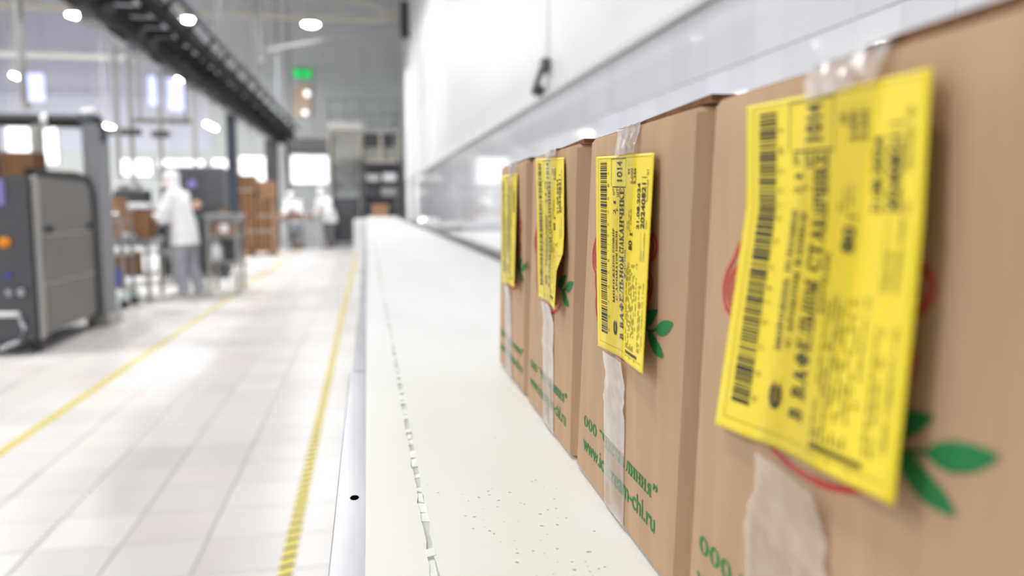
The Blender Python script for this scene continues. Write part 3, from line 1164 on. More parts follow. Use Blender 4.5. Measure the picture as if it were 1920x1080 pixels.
LP = lamp_proto()
LAMPS = []
n = 0
nm_y = {20.0: 'far', 13.5: 'third', 7.0: 'second', .5: 'first', -5: 'rear'}
names = {(20.0, -1.24): 'round white ceiling lamp in front of the grey end wall', (20.0, -4.0): 'round white ceiling lamp just right of the black overhead conveyor',
         (20.0, -6.41): 'round white ceiling lamp just left of the black overhead conveyor'}
for y in (20.0, 13.5, 7.0, .5, -5.0):
    for x in (-1.24, -4.0, -6.41, -9.2, -11.6):
        t = copy_tree(LP)
        z = 5.5 if y == 20.0 else 5.6
        t.location = (x, y, z)
        tag(t, names.get((y, x), 'round white ceiling lamp hanging above the hall out of view'), 'lamp', 'round hall lamps')
        ld = bpy.data.lights.new('lamp_light', 'AREA')
        ld.shape = 'DISK'
        ld.size = .38
        ld.energy = LAMP_W * {-5.0: .12, .5: .62, 7.0: 1.0, 13.5: 1.35, 20.0: 1.6}[y]
        ld.color = (1, .995, .99)
        lo = bpy.data.objects.new('lamp_light', ld)
        COL.objects.link(lo)
        lo.parent = t
        lo.location = (0, 0, -.07)
for _o in list(LP.children) + [LP]:
    bpy.data.objects.remove(_o)
# linear lamps lower down at the back
LIN = [(-6.37, 22.0, 3.17, 'slanting linear lamp glowing beside the dark portal column'), (-3.95, 22.0, 3.25, 'slanting linear lamp glowing left of the dark blue post'),
       (-8.5, 22.0, 4.39, 'bright lamp glowing above the left end of the machine portal'), (-4.68, 22.0, 4.43, 'small lamp glowing beside the two bluish windows')]
for (x, y, z, lb) in LIN:
    L = .62 if z < 4 else .22
    t = thing('linear_lamp', lb, 'lamp', (x, y, z), 0, 'linear lamps at the back')
    MB().box(-.06, .06, -L - .03, L + .03, .03, .08, bev=.01).build('housing', 'paint_lightgrey', t)
    MB().tube([(0, -L, 0), (0, L, 0)], .04, 10).build('diffuser', 'lamp_glow', t, True)
    for q in (-.8, .8):
        MB().tube([(0, q * L, .07), (0, q * L, ZC - z)], .008, 6).build('hanger', 'paint_mid', t)

# ------------------------------------------------------------------ roof trusses
t = thing('roof_truss', 'pale steel roof truss across the hall above the ceiling lamps', 'truss', (0, 21.2, 0))
z0 = 5.86
MB().box(XL + .002, WX - .012, -.06, .06, z0, z0 + .13).build('bottom_chord', 'paint_beige', t)
def rafter_z(x):
    return z0 + .12 + (WX - x) * .31 if x > -5.9 else z0 + .12 + (WX + 5.9) * .31 - (-5.9 - x) * .31
MB().bar((WX - .03, 0, rafter_z(WX)), (-5.9, 0, rafter_z(-5.9)), .12, .12).build('rafter', 'paint_beige', t)
MB().bar((-5.9, 0, rafter_z(-5.9)), (XL + .05, 0, rafter_z(XL)), .12, .12).build('rafter', 'paint_beige', t)
for k in range(5):
    xa = -.6 - k * 2.4
    MB().bar((xa, 0, z0 + .1), (xa, 0, rafter_z(xa)), .07, .07).build('vertical', 'paint_beige', t)
    MB().bar((xa, 0, rafter_z(xa)), (xa - 2.4, 0, z0 + .1), .06, .06).build('brace', 'paint_beige', t)
MB().bar((WX - .06, 0, z0 + .02), (-2.4, 0, z0 - .78), .06, .06).build('knee_brace', 'paint_mid', t)
MB().box(WX - .22, WX - .012, -.12, .12, z0 - .35, z0 + .55).build('bearing', 'dark_grey', t)
mbh = MB().box(XL + .001, -5.9, 22.95, 23.05, 5.02, 5.14)
for x in (-12, -8.9, -6.1):
    mbh.tube([(x, 23, 5.1), (x, 23, ZC)], .03, 8)
tag(mbh.build('service_beam', 'paint_lightgrey'), 'pale horizontal service beam on the upper left, hung from the roof', 'beam')

# ------------------------------------------------------------------ overhead conveyor frame (black)
oc = thing('overhead_conveyor', 'black overhead conveyor frame running away under the roof', 'overhead conveyor', (-2.5, 0, 0))
for x, z in ((-.30, 3.26), (.30, 3.36), (0.0, 3.14)):
    MB().box(x - .045, x + .045, 2.0, 25.6, z - .09, z + .09, bev=.008).build('side_rail', 'tray_black', oc)
for x, z in ((.46, 3.54),):
    MB().box(x - .03, x + .03, 4.0, 25.6, z - .035, z + .035).build('guide_rail', 'dark_grey', oc)
for i in range(18):
    y = 5.0 + i * 1.15
    MB().bar((.30, y, 3.3), (.46, y, 3.54), .04, .04).build('bracket', 'tray_black', oc)
for i in range(40):
    y = 4.2 + i * .54
    MB().box(-.29, .29, y - .05, y + .05, 3.18, 3.26).build('cross_bar', 'tray_black', oc)
for i in range(13):
    y = 5 + i * 1.6
    MB().box(.10, .30, y - .28, y + .28, 3.38, 3.52, bev=.01).build('cover_plate', 'tray_black', oc)
    MB().box(-.24, -.08, y + .4, y + .8, 3.02, 3.16, bev=.01).build('motor_box', 'paint_grey', oc)
for (y, m, w) in ((17.2, 'dark_blue', .09), (24.2, 'dark_grey', .17)):
    MB().box(-.2 - w, -.2 + w, y - w, y + w, 0, 3.2, bev=.008).build('post', m, oc)
for y in (9, 13.2, 17.5, 21.5, 25):
    MB().tube([(.3, y, 3.3), (.3, y, ZC)], .03, 8).build('hanger_rod', 'paint_grey', oc)

# service drops: thin pipes hanging from the frame and roof
for i, (x, y, z0, z1, r, lb) in enumerate([
    (-3.0, 7.9, 2.10, ZC, .035, 'grey pipe hanging at the far left above the machine'),
    (-3.0, 10.6, 1.55, 3.15, .03, 'thin grey drop pipe nearest the machine column'),
    (-3.0, 11.2, 1.45, 3.15, .03, 'thin grey drop pipe with a junction box behind the machine'),
    (-2.95, 12.5, 1.5, 3.15, .03, 'thin grey drop pipe in front of the bluish windows'),
    (-2.9, 14.6, 1.5, 3.15, .032, 'thin grey drop pipe next to the dark blue post'),
    (-2.1, 17.5, 4.2, ZC, .035, 'grey rod hanging from the roof left of the green exit sign')]):
    t = thing('drop_pipe', lb, 'pipe', (x, y, 0), 0, 'drop pipes')
    MB().tube([(0, 0, z0), (0, 0, z1)], r, 8).build('pipe', 'paint_mid', t, True)
    MB().lathe([(r * 1.6, 0), (r * 1.6, .06)], (0, 0, z0 - .02), 10).build('end_fitting', 'paint_lightgrey', t)
    if i in (2, 3):
        MB().box(-.30 if i == 2 else -.12, .12, -.05, .05, 2.12 if i == 2 else 2.2, 2.21 if i == 2 else 2.3, bev=.01).build('junction_box', 'clamp_dark', t)
    if z1 < 4:
        MB().tube([(0, 0, z1 - .05), (.25, 0, z1 + .02)], r * .8, 8).build('bracket', 'paint_mid', t)
hb = MB().box(-3.9, -2.95, 14.72, 14.80, 2.62, 2.70)
hb.tube([(-3.8, 14.76, 2.7), (-3.8, 14.76, ZC)], .02, 6).tube([(-3.05, 14.76, 2.7), (-3.05, 14.76, ZC)], .02, 6)
tag(hb.build('cross_pipe', 'clamp_dark'), 'dark horizontal pipe between the drop pipes behind the worker', 'pipe')

# ------------------------------------------------------------------ the machine at the left
mc = thing('packing_machine', 'large stainless steel packing machine with grey portal at the left', 'machine', (-3.2, 7.95, 0))
X1 = .535                        # side panel plane
mb = MB()
mb.box(-.75, X1 - .02, -.88, .86, .14, 1.40)
mb.build('cabinet', 'steel_dark', mc)
# rounded side panel facing the aisle
poly = [(-.80, .15), (.52, .15), (.52, 1.26), (.50, 1.36), (.44, 1.42), (.34, 1.45), (-.80, 1.46)]
MB().prism(poly, 'x', X1 - .03, X1).build('side_panel', 'steel_panel', mc)
poly = [(.52, .13), (.60, .13), (.60, 1.32), (.55, 1.44), (.44, 1.50), (.30, 1.51), (-.86, 1.52), (-.86, 1.46), (.34, 1.45), (.44, 1.42), (.50, 1.36), (.52, 1.26)]
MB().prism(poly, 'x', X1 - .06, X1 + .01).build('rubber_edge', 'rubber', mc)
for z in (.56, .97):
    MB().box(X1 - .004, X1 + .003, -.79, .51, z - .006, z + .006).build('panel_seam', 'steel_dull', mc)
MB().box(X1 - .01, X1 + .014, -.88, -.80, .12, 1.46, bev=.004).build('corner_post', 'steel_dull', mc)
MB().lathe([(.03, 0), (.03, .03), (.022, .04)], (0, 0, 0), 12).build('latch', 'dark_grey', mc).matrix_local = Matrix.Translation((X1 + .003, .40, 1.02)) @ Matrix.Rotation(R(90), 4, 'Y')
MB().lathe([(.03, 0), (.03, .03), (.022, .04)], (0, 0, 0), 12).build('latch', 'dark_grey', mc).matrix_local = Matrix.Translation((X1 + .003, -.60, 1.02)) @ Matrix.Rotation(R(90), 4, 'Y')
MB().box(-.78, X1 - .03, -.90, -.88, .12, 1.46).build('front_panel', 'steel_dark', mc)
MB().box(.12, .34, -.925, -.90, 1.22, 1.42, bev=.006).build('display', 'violet_screen', mc)
b = MB().lathe([(.045, 0), (.045, .02), (.03, .045), (.0, .05)], (0, 0, 0), 14).build('button', 'orange', mc, True)
b.matrix_local = Matrix.Translation((.315, -.90, .92)) @ Matrix.Rotation(R(90), 4, 'X')
b = MB().lathe([(.02, 0), (.02, .02)], (0, 0, 0), 12).build('button', 'blue', mc)
b.matrix_local = Matrix.Translation((.33, -.90, .65)) @ Matrix.Rotation(R(90), 4, 'X')
for x in (.34, .43):
    MB().tube([(x, -.90, .52), (x, -.96, .52)], .03, 12).build('knob', 'steel', mc)
MB().tube([(.10, -.93, .34), (.40, -.93, .34)], .022, 10).build('grab_bar', 'white_paint', mc)
MB().tube([(.40, -.91, .30), (.44, -.95, .22), (.40, -.95, .12), (.25, -.95, .06)], .02, 10).build('hose', 'steel', mc, True)
for (x, y) in ((-.6, -.75), (.45, -.75), (-.6, .78), (.45, .78)):
    MB().tube([(x, y, 0), (x, y, .15)], .035, 10).build('foot', 'dark_grey', mc)
# roller bed on top behind the panel
MB().box(-.75, X1 - .07, -.85, .85, 1.40, 1.44).build('top_plate', 'steel_dull', mc)
# portal over the machine
MB().box(.44, .58, .62, 1.02, .10, 2.02, bev=.012).build('portal_column', 'paint_grey', mc)
MB().box(.40, .62, .60, 1.04, 0, .12, bev=.01).build('column_foot', 'steel_dull', mc)
MB().tube([(-.75, .82, 2.06), (-.42, .82, 2.06)], .065, 12).build('portal_tube', 'black', mc, True)
MB().tube([(-.38, .82, 2.06), (.03, .82, 2.06)], .065, 12).build('portal_tube', 'black', mc, True)
MB().tube([(.09, .82, 2.06), (.36, .82, 2.06)], .065, 12).build('portal_tube', 'black', mc, True)
MB().tube([(.36, .82, 2.06), (.45, .82, 2.06), (.50, .82, 2.05), (.51, .82, 1.98), (.51, .82, 1.86)], [.075, .085, .095, .1, .1], 14).build('elbow', 'dark_blue', mc, True)
MB().tube([(.03, .82, 2.06), (.09, .82, 2.06)], .078, 12).build('collar', 'plastic_white', mc, True)
MB().ball((.48, .82, 2.15), .10, .08, .05).build('collar', 'plastic_white', mc, True)
MB().box(-.06, .02, .76, .85, 1.44, 2.02).build('portal_strut', 'paint_mid', mc)
MB().box(-.80, -.72, .60, .86, 1.40, 2.10).build('portal_column', 'paint_grey', mc)
MB().box(.14, .24, -.80, -.70, 1.44, 3.4, bev=.008).build('mast', 'dark_grey', mc)


def carton(x, y, z, sx, sy, sz, lb, rz=0, m='cardboard_far', group='loose cartons in the hall', patch=False):
    t = thing('cardboard_box', lb, 'box', (x, y, z), rz, group)
    MB().box(-sx / 2, sx / 2, -sy / 2, sy / 2, 0, sz, bev=.006).build('body', m, t)
    MB().box(-sx / 2 + .004, -.002, -sy / 2 + .004, sy / 2 - .004, sz + .0005, sz + .005).build('flap', m, t)
    MB().box(.002, sx / 2 - .004, -sy / 2 + .004, sy / 2 - .004, sz + .0005, sz + .005).build('flap', m, t)
    MB().box(-.025, .025, -sy / 2 - .001, sy / 2 + .001, sz + .0052, sz + .006).build('packing_tape', 'paint_beige', t)
    if patch:
        MB().box(-sx * .1, sx * .34, -sy / 2 - .003, -sy / 2, sz * .25, sz * .85).build('label', 'plastic_white', t)
    return t


carton(-3.26, 8.35, 1.441, .40, .30, .27, 'wide brown carton on top of the packing machine', m='cardboard_dark')
carton(-3.62, 8.45, 1.441, .16, .30, .25, 'narrow brown carton on the machine behind the dark mast', m='cardboard_dark')
carton(-2.92, 8.45, 1.441, .26, .30, .10, 'low flat brown carton on the machine beside the portal column')

# ------------------------------------------------------------------ worktables
def table(name, lb, x0, x1, y0, y1, h, shelf=None, m='steel', lowm='steel_dull', group='steel worktables'):
    cx, cy = (x0 + x1) / 2, (y0 + y1) / 2
    t = thing(name, lb, 'table', (cx, cy, 0), 0, group)
    a, b = (x1 - x0) / 2, (y1 - y0) / 2
    MB().box(-a, a, -b, b, h - .04, h, bev=.006).box(-a + .03, a - .03, -b + .03, b - .03, h - .1, h - .04).build('table_top', m, t)
    for sx in (-1, 1):
        for sy in (-1, 1):
            MB().box(sx * (a - .05) - .022, sx * (a - .05) + .022, sy * (b - .05) - .022, sy * (b - .05) + .022, 0, h - .04).build('leg', lowm, t)
    if shelf:
        MB().box(-a + .03, a - .03, -b + .03, b - .03, shelf - .03, shelf).build('shelf', lowm, t)
    return t


table('worktable', 'steel worktable to the right of the worker in white', -2.19, -1.72, 11.35, 12.0, 1.10, .46)
table('side_table', 'lower steel bench with cartons, left of the worker in white', -3.30, -2.72, 10.75, 11.5, .80, .34)
table('packing_table', 'long steel bench behind the worker in white', -4.4, -2.9, 12.9, 13.6, 1.15, .5)
carton(-1.98, 11.62, 1.105, .10, .10, .05, 'tiny tan carton on the steel worktable', m='cardboard_far')
ms = MB().box(-2.16, -1.75, 11.38, 11.97, .785, .80).build('shelf', 'steel_dull', bpy.data.objects['worktable'])
ms.location = -bpy.data.objects['worktable'].location
cb = carton(-1.96, 11.56, .801, .24, .28, .19, 'tan carton with white sheet on the middle shelf of the worktable', patch=True)
wb = thing('white_canister', 'white rounded canister on the lower shelf of the worktable', 'canister', (-2.05, 11.56, .461))
MB().lathe([(.055, 0), (.075, .02), (.075, .17), (.06, .22), (.03, .25)], n=16).build('body', 'plastic_white', wb, True)
MB().lathe([(.028, .25), (.028, .275)], n=12).build('cap', 'plastic_white', wb)
dc = thing('dark_crate', 'dark crate on the lower shelf of the worktable beside the canister', 'crate', (-1.86, 11.58, .461))
MB().box(-.09, .09, -.12, .12, 0, .24, bev=.008).build('crate_body', 'dark_grey', dc)
MB().box(-.098, .098, -.128, .128, .24, .27, bev=.006).build('rim', 'dark_grey', dc)
carton(-3.10, 10.98, .801, .22, .22, .26, 'brown carton standing on the bench beside the trolley')
carton(-2.86, 11.00, .801, .20, .26, .30, 'tall dark brown carton on the bench at the worker hand', m='cardboard_dark')
carton(-2.88, 11.28, .801, .24, .2, .36, 'brown carton at the rear of the low bench', m='cardboard_dark')
carton(-3.12, 11.22, .801, .2, .2, .33, 'pale brown carton behind the others on the low bench')
carton(-3.02, 10.86, .344, .3, .18, .28, 'brown carton stored on the shelf of the low bench', m='cardboard_dark')
bg = thing('plastic_bag', 'crumpled white plastic bag at the front of the low bench', 'bag', (-3.02, 10.80, .80))
MB().ball((0, 0, .035), .08, .045, .035).ball((.06, .01, .03), .06, .04, .03).build('bag_body', 'plastic_white', bg, True)
MB().tube([(-.05, 0, .05), (-.08, 0, .09)], [.02, .008], 8).build('knot', 'plastic_white', bg, True)
# machines on the long bench behind
eq = thing('label_printer', 'dark label printer with white feed on the long bench', 'printer', (-3.55, 13.2, 1.15))
MB().box(-.24, .22, -.2, .2, 0, .30, bev=.02).build('body', 'dark_grey', eq)
MB().box(-.16, .30, -.30, -.2, .02, .10, bev=.01).build('tray', 'plastic_white', eq)
MB().box(-.20, .10, -.15, .15, .30, .42, bev=.03).build('lid', 'paint_mid', eq)
rl = thing('paper_roll', 'white upright roll on the long bench beside the printer', 'roll', (-4.02, 13.12, 1.15))
MB().lathe([(.075, 0), (.08, .01), (.08, .36), (.075, .37)], n=18).build('roll_body', 'plastic_white', rl, True)
MB().lathe([(.03, .37), (.03, .375)], n=12).build('core', 'cardboard_far', rl)
carton(-4.28, 13.2, 1.151, .22, .3, .42, 'brown carton at the left end of the long bench')
gc = thing('grey_machine', 'dark grey cabinet machine behind the worker in white', 'machine', (-2.95, 14.2, 0))
MB().box(-.45, .62, -.3, .3, .06, 1.15, bev=.01).build('cabinet', 'dark_grey', gc)
MB().box(-.40, .60, -.26, .26, 1.15, 1.86, bev=.03).build('hood', 'steel_dark', gc)
MB().box(-.30, .2, -.33, -.3, .3, 1.05, bev=.005).build('door', 'paint_grey', gc)
for i in range(2):
    b = MB().lathe([(.07, 0), (.07, .015), (.06, .03)], n=16).build('bokeh_disc', ('violet_screen', 'skin')[i], gc, True)  # coloured discs stand in for blurred spots of light
    b.matrix_local = Matrix.Translation((.12 + .06 * i, -.275, 1.56 - .34 * i)) @ Matrix.Rotation(R(90), 4, 'X')
for x in (-.38, .55):
    for y in (-.24, .24):
        MB().tube([(x, y, 0), (x, y, .07)], .03, 8).build('foot', 'black', gc)

# trolley by the portal column
tr = thing('trolley', 'steel trolley with black castors beside the portal column', 'trolley', (-3.02, 10.25, 0))
for x in (-.16, .16):
    for y in (-.2, .2):
        MB().box(x - .018, x + .018, y - .018, y + .018, .16, 1.05).build('upright', 'steel_dull', tr)
        MB().tube([(x - .03, y, .065), (x + .03, y, .065)], .065, 16).build('castor', 'rubber', tr, True)
        MB().lathe([(.075, .10), (.07, .15), (.03, .2)], (x, y, 0), 14).build('castor_fork', 'green_grey', tr, True)
for z in (.22, .62, 1.03):
    MB().box(-.18, .18, -.22, .22, z, z + .025).build('shelf', 'steel_dull', tr)
MB().tube([(-.16, -.22, 1.0), (-.16, -.30, 1.12), (.16, -.30, 1.12), (.16, -.22, 1.0)], .014, 8).build('handle', 'steel', tr, True)
carton(-3.02, 10.25, 1.056, .3, .34, .26, 'brown carton on top of the trolley beside the portal column')
bk = thing('blue_bin', 'small blue bin on the lower trolley shelf', 'bin', (-3.0, 10.22, .245))
MB().lathe([(.07, 0), (.10, .2), (.105, .2), (.105, .215), (.09, .215)], n=16).build('bin_body', 'blue', bk, True)
MB().tube([(-.1, 0, .2), (0, 0, .27), (.1, 0, .2)], .006, 6).build('handle', 'steel', bk)


# ------------------------------------------------------------------ people
def skinned(pts, edges, rad, root=0, sub=2):
    me = bpy.data.meshes.new('tmp')
    me.from_pydata(pts, edges, [])
    o = bpy.data.objects.new('tmp', me)
    COL.objects.link(o)
    md = o.modifiers.new('s', 'SKIN')
    md.use_smooth_shade = True
    if not me.skin_vertices:
        bm = bmesh.new(); bm.from_mesh(me); bm.verts.layers.skin.verify(); bm.to_mesh(me); bm.free()
    for i, r in enumerate(rad):
        me.skin_vertices[0].data[i].radius = r if isinstance(r, tuple) else (r, r)
        me.skin_vertices[0].data[i].use_root = (i == root)
    ss = o.modifiers.new('d', 'SUBSURF')
    ss.levels = sub
    ss.render_levels = sub
    dg = bpy.context.evaluated_depsgraph_get()
    dg.update()
    out = bpy.data.meshes.new_from_object(o.evaluated_get(dg))
    bpy.data.objects.remove(o)
    return out


def join_mesh(me, mb):
    bm = bmesh.new()
    bm.from_mesh(me)
    m2 = bpy.data.meshes.new('x')
    m2.from_pydata(mb.v, [], mb.f)
    bm.from_mesh(m2)
    bmesh.ops.recalc_face_normals(bm, faces=bm.faces)
    bm.to_mesh(me)
    bm.free()
    me.polygons.foreach_set('use_smooth', [True] * len(me.polygons))
    return me


def person(lb, loc, rz, bend, hands, feet, trouser='trousers', shoe='shoe', sc=1.0):
    """local axes: +x is forward, +y is the person's left; bend: forward lean of the trunk in metres at the neck"""
    p = thing('person', lb, 'person', loc, rz, 'people at work in white coats')
    p.scale = (sc, sc, sc)
    drop = (1 - math.sqrt(max(.05, 1 - (bend / .58) ** 2))) * .58
    pel = Vector((0, 0, .93))
    waist = pel + Vector((bend * .30, 0, .18 - drop * .2))
    chest = pel + Vector((bend * .75, 0, .40 - drop * .65))
    neck = pel + Vector((bend, 0, .57 - drop))
    head = neck + Vector((.05 + bend * .15, 0, .15 - drop * .15))
    P = [tuple(pel), tuple(waist), tuple(chest), tuple(neck), tuple(head - Vector((0, 0, .04)))]
    E_ = [(0, 1), (1, 2), (2, 3), (3, 4)]
    Rr = [.13, .12, .14, .055, .055]
    coat = MB().loft([(pel + Vector((-.01, 0, -.20)), .185, .235), (pel + Vector((0, 0, -.08)), .175, .225), (pel + Vector((0, 0, .05)), .16, .205), (waist, .145, .19),
                      (waist.lerp(chest, .6), .15, .205), (chest, .15, .215), (chest.lerp(neck, .4), .125, .20), (chest.lerp(neck, .72), .095, .145), (neck, .075, .08), (neck.lerp(head, .3), .07, .07)], 20)
    legs = MB().ball(tuple(pel + Vector((0, 0, -.06))), .14, .185, .12)
    shoes = []
    for sgn, hand, foot in ((1, hands[0], feet[0]), (-1, hands[1], feet[1])):
        sh = chest + Vector((bend * .12, sgn * .19, .08 - drop * .1))
        hd = Vector(hand)
        mid = (sh + hd) / 2
        L = .30
        dv = hd - sh
        hh = math.sqrt(max(.0025, L * L - (dv.length / 2) ** 2))
        el = mid + Vector((-.25, sgn * .35, -1)).normalized() * hh
        i = len(P)
        P += [tuple(sh), tuple(el), tuple(hd)]
        Rr += [.06, .045, .03]
        E_ += [(2, i), (i, i + 1), (i + 1, i + 2)]
        fd = (hd - el).normalized()
        side = Vector((0, -sgn, 0))
        palm = hd + fd * .07
        P.append(tuple(palm)); Rr.append((.036, .018)); E_.append((i + 2, i + 3))
        for q, (dy, ln) in enumerate(((-.030, .062), (-.010, .075), (.010, .070), (.029, .055))):
            b0 = palm + Vector((0, dy, 0)) + fd * .022
            b1 = b0 + fd * ln * .5 + Vector((0, 0, -.012))
            b2 = b1 + fd * ln * .35 + Vector((0, 0, -.024))
            j = len(P)
            P += [tuple(b0), tuple(b1), tuple(b2)]
            Rr += [.0105, .0095, .008]
            E_ += [(i + 3, j), (j, j + 1), (j + 1, j + 2)]
        j = len(P)
        t1 = hd + fd * .035 + side * .04
        P += [tuple(t1), tuple(t1 + fd * .035 + side * .01)]
        Rr += [.012, .010]
        E_ += [(i + 2, j), (j, j + 1)]
        wr_ = el.lerp(hd, .93)
        coat.tube([tuple(chest.lerp(sh, .55) + Vector((0, 0, .01))), tuple(sh), tuple(sh.lerp(el, .5)), tuple(el), tuple(el.lerp(wr_, .5)), tuple(wr_)], [.075, .088, .078, .07, .062, .052], 14)
        coat.ball(tuple(sh), .088, .088, .088)
        coat.ball(tuple(el), .071, .071, .071)
        hip = pel + Vector((0, sgn * .095, -.06))
        ft = Vector((foot[0], foot[1], .09))
        kn = (hip + ft) / 2 + Vector((.05, 0, .03))
        i = len(P)
        P += [tuple(hip), tuple(kn), tuple(ft), (foot[0] + .12, foot[1], .045)]
        Rr += [.085, .058, .042, .032]
        E_ += [(0, i), (i, i + 1), (i + 1, i + 2), (i + 2, i + 3)]
        legs.tube([tuple(hip + Vector((0, 0, .04))), tuple(hip.lerp(kn, .5)), tuple(kn), tuple(kn.lerp(ft, .55)), tuple(ft + Vector((-.005, 0, -.03)))], [.112, .105, .085, .082, .078], 14)
        mb = MB()
        f0 = Vector((foot[0], foot[1], 0))
        prof = [(-.09, .038, .07), (-.05, .045, .10), (.03, .047, .09), (.10, .052, .065), (.16, .045, .05), (.19, .025, .035)]
        vs, fs = [], []
        for (dx, w_, h_) in prof:
            for a in range(10):
                t = 2 * math.pi * a / 10
                vs.append((f0.x + dx, f0.y + w_ * math.cos(t), max(.0, h_ / 2 + h_ / 2 * math.sin(t) * 1.05)))
        for a in range(len(prof) - 1):
            for q in range(10):
                fs.append((a * 10 + q, a * 10 + (q + 1) % 10, (a + 1) * 10 + (q + 1) % 10, (a + 1) * 10 + q))
        fs += [tuple(range(10)), tuple(range((len(prof) - 1) * 10, len(prof) * 10))]
        shoes.append(mb.add(vs, fs))
    body = skinned(P, E_, Rr)
    hm = MB().ball(tuple(head), .098, .078, .122, 18, 14)
    hv = []
    for (x, y, z) in hm.v:                               # chin, brow and nose
        dx, dz = x - head.x, z - head.z
        if dz < -.03: y = head.y + (y - head.y) * (1 + (dz + .03) * 3.2); 
        if dx > .06 and abs(y - head.y) < .022 and -.045 < dz < .01: x += .024
        if dx > .05 and .0 < dz < .03 and abs(abs(y - head.y) - .03) < .015: x -= .008
        hv.append((x, y, z))
    hm.v = hv
    for sgn in (1, -1):
        hm.ball((head.x - .005, head.y + sgn * .08, head.z - .005), .02, .01, .032, 8, 6)
    body = join_mesh(body, hm)
    body.materials.clear()
    body.materials.append(MATS['skin'])
    link('body', body, p)
    coat.build('coat', 'coat', p, True)
    legs.build('trousers', trouser, p, True)
    for s_ in shoes:
        s_.build('shoe', shoe, p, True)
    cp = MB().ball((head.x - .012, head.y, head.z + .042), .112, .100, .098, 18, 12)
    cp.v = [(x, y, max(z, head.z + .004 - .10 * (x < head.x - .02) * min(1, (head.x - .02 - x) / .06))) for x, y, z in cp.v]
    cp.ball((head.x - .035, head.y, head.z - .06), .085, .088, .115, 14, 9)
    cp.build('cap', 'coat', p, True)
    MB().ball((head.x + .065, head.y, head.z - .055), .045, .062, .048, 14, 9).build('face_mask', 'coat', p, True)
    for sgn in (1, -1):
        MB().ball((head.x + .088, head.y + sgn * .030, head.z + .006), .009, .012, .008, 8, 6).build('eye', 'dark_grey', p, True)
    return p


person('person in white coat and cap with grey trousers standing at the low bench', (-2.42, 11.30, 0), R(165), .10,
       ((.42, .16, 1.15), (.40, -.14, 1.12)), ((-.02, .12), (-.14, -.12)), sc=.95)
person('person in white coat bending far forward over the distant bench', (-1.97, 23.68, 0), R(-108), .36,
       ((.50, .16, .98), (.48, -.16, .98)), ((0, .12), (-.08, -.12)), 'trousers', 'shoe_dark', .98)
person('person in white coat and dark grey trousers leaning at the distant bench near the conveyor', (-1.08, 23.62, 0), R(-128), .26,
       ((.46, .18, 1.0), (.44, -.16, .96)), ((.05, .13), (-.12, -.13)), 'trousers_dark', 'shoe_dark', 1.0)

# ------------------------------------------------------------------ cardboard stacks on a pallet
pl = thing('pallet', 'low wooden pallet under the tall bundles of flat cardboard', 'pallet', (-2.82, 20.1, 0))
for i in range(7):
    MB().box(-.62, .62, -.5 + i * .155, -.40 + i * .155, .115, .14).build('deck_board', 'wood_pallet', pl)
for x in (-.54, 0, .54):
    MB().box(x - .07, x + .07, -.5, .53, .022, .115).build('bearer', 'wood_pallet', pl)
    MB().box(x - .07, x + .07, -.5, .53, 0, .022).build('bottom_board', 'wood_pallet', pl)
for (x0, x1, h, lb, m, dy) in ((-.60, -.24, 1.85, 'leftmost tall bundle of upright flat cardboard on the pallet', 'cardboard_far', 0), (-.20, .20, 1.82, 'middle tall bundle of upright flat cardboard on the pallet', 'cardboard_dark', .05),
                               (.24, .62, 1.22, 'short bundle of upright flat cardboard at the right of the pallet', 'cardboard_dark', -.02)):
    t = thing('cardboard_bundle', lb, 'cardboard', (-2.82 + (x0 + x1) / 2, 20.1 + dy, .141), 0, 'bundles of flat cardboard')
    w = (x1 - x0)
    nsh = 7
    for i in range(nsh):
        a = -w / 2 + w * i / nsh
        dz = random.uniform(-.05, .0)
        MB().box(a, a + w / nsh - .012, -.40 + random.uniform(-.03, .03), .40, 0, h + dz).build('sheet', ('cardboard_far', 'cardboard_dark')[i % 2 if m == 'cardboard_dark' else (i % 3 == 2)], t)
    for z in (.45, h - .4):
        MB().box(-w / 2 - .004, w / 2, -.436, -.431, z, z + .03).build('strap', 'paint_beige', t)
carton(-2.38, 20.08, 1.367, .40, .40, .42, 'brown carton on top of the short cardboard bundle')

# distant bench with cartons
table('bench', 'distant bench where two people in white coats work', -2.55, -1.20, 22.75, 23.25, .86, .3)
carton(-2.36, 22.95, .861, .34, .3, .10, 'shallow open brown carton on the left of the distant bench')
carton(-1.95, 22.92, .861, .32, .3, .14, 'brown carton in the middle of the distant bench', m='cardboard_dark')
carton(-1.60, 22.90, .861, .2, .25, .10, 'small brown carton at the right end of the distant bench')
sb_ = thing('stool', 'small dark stool under the distant bench', 'stool', (-2.0, 22.45, 0))
MB().lathe([(.16, .42), (.17, .43), (.17, .46), (.15, .47)], n=18).build('seat', 'shoe_dark', sb_, True)
MB().tube([(0, 0, .02), (0, 0, .42)], .035, 10).build('pedestal', 'cardboard_dark', sb_)
MB().lathe([(.18, 0), (.17, .02), (.04, .04)], n=18).build('base', 'dark_grey', sb_, True)

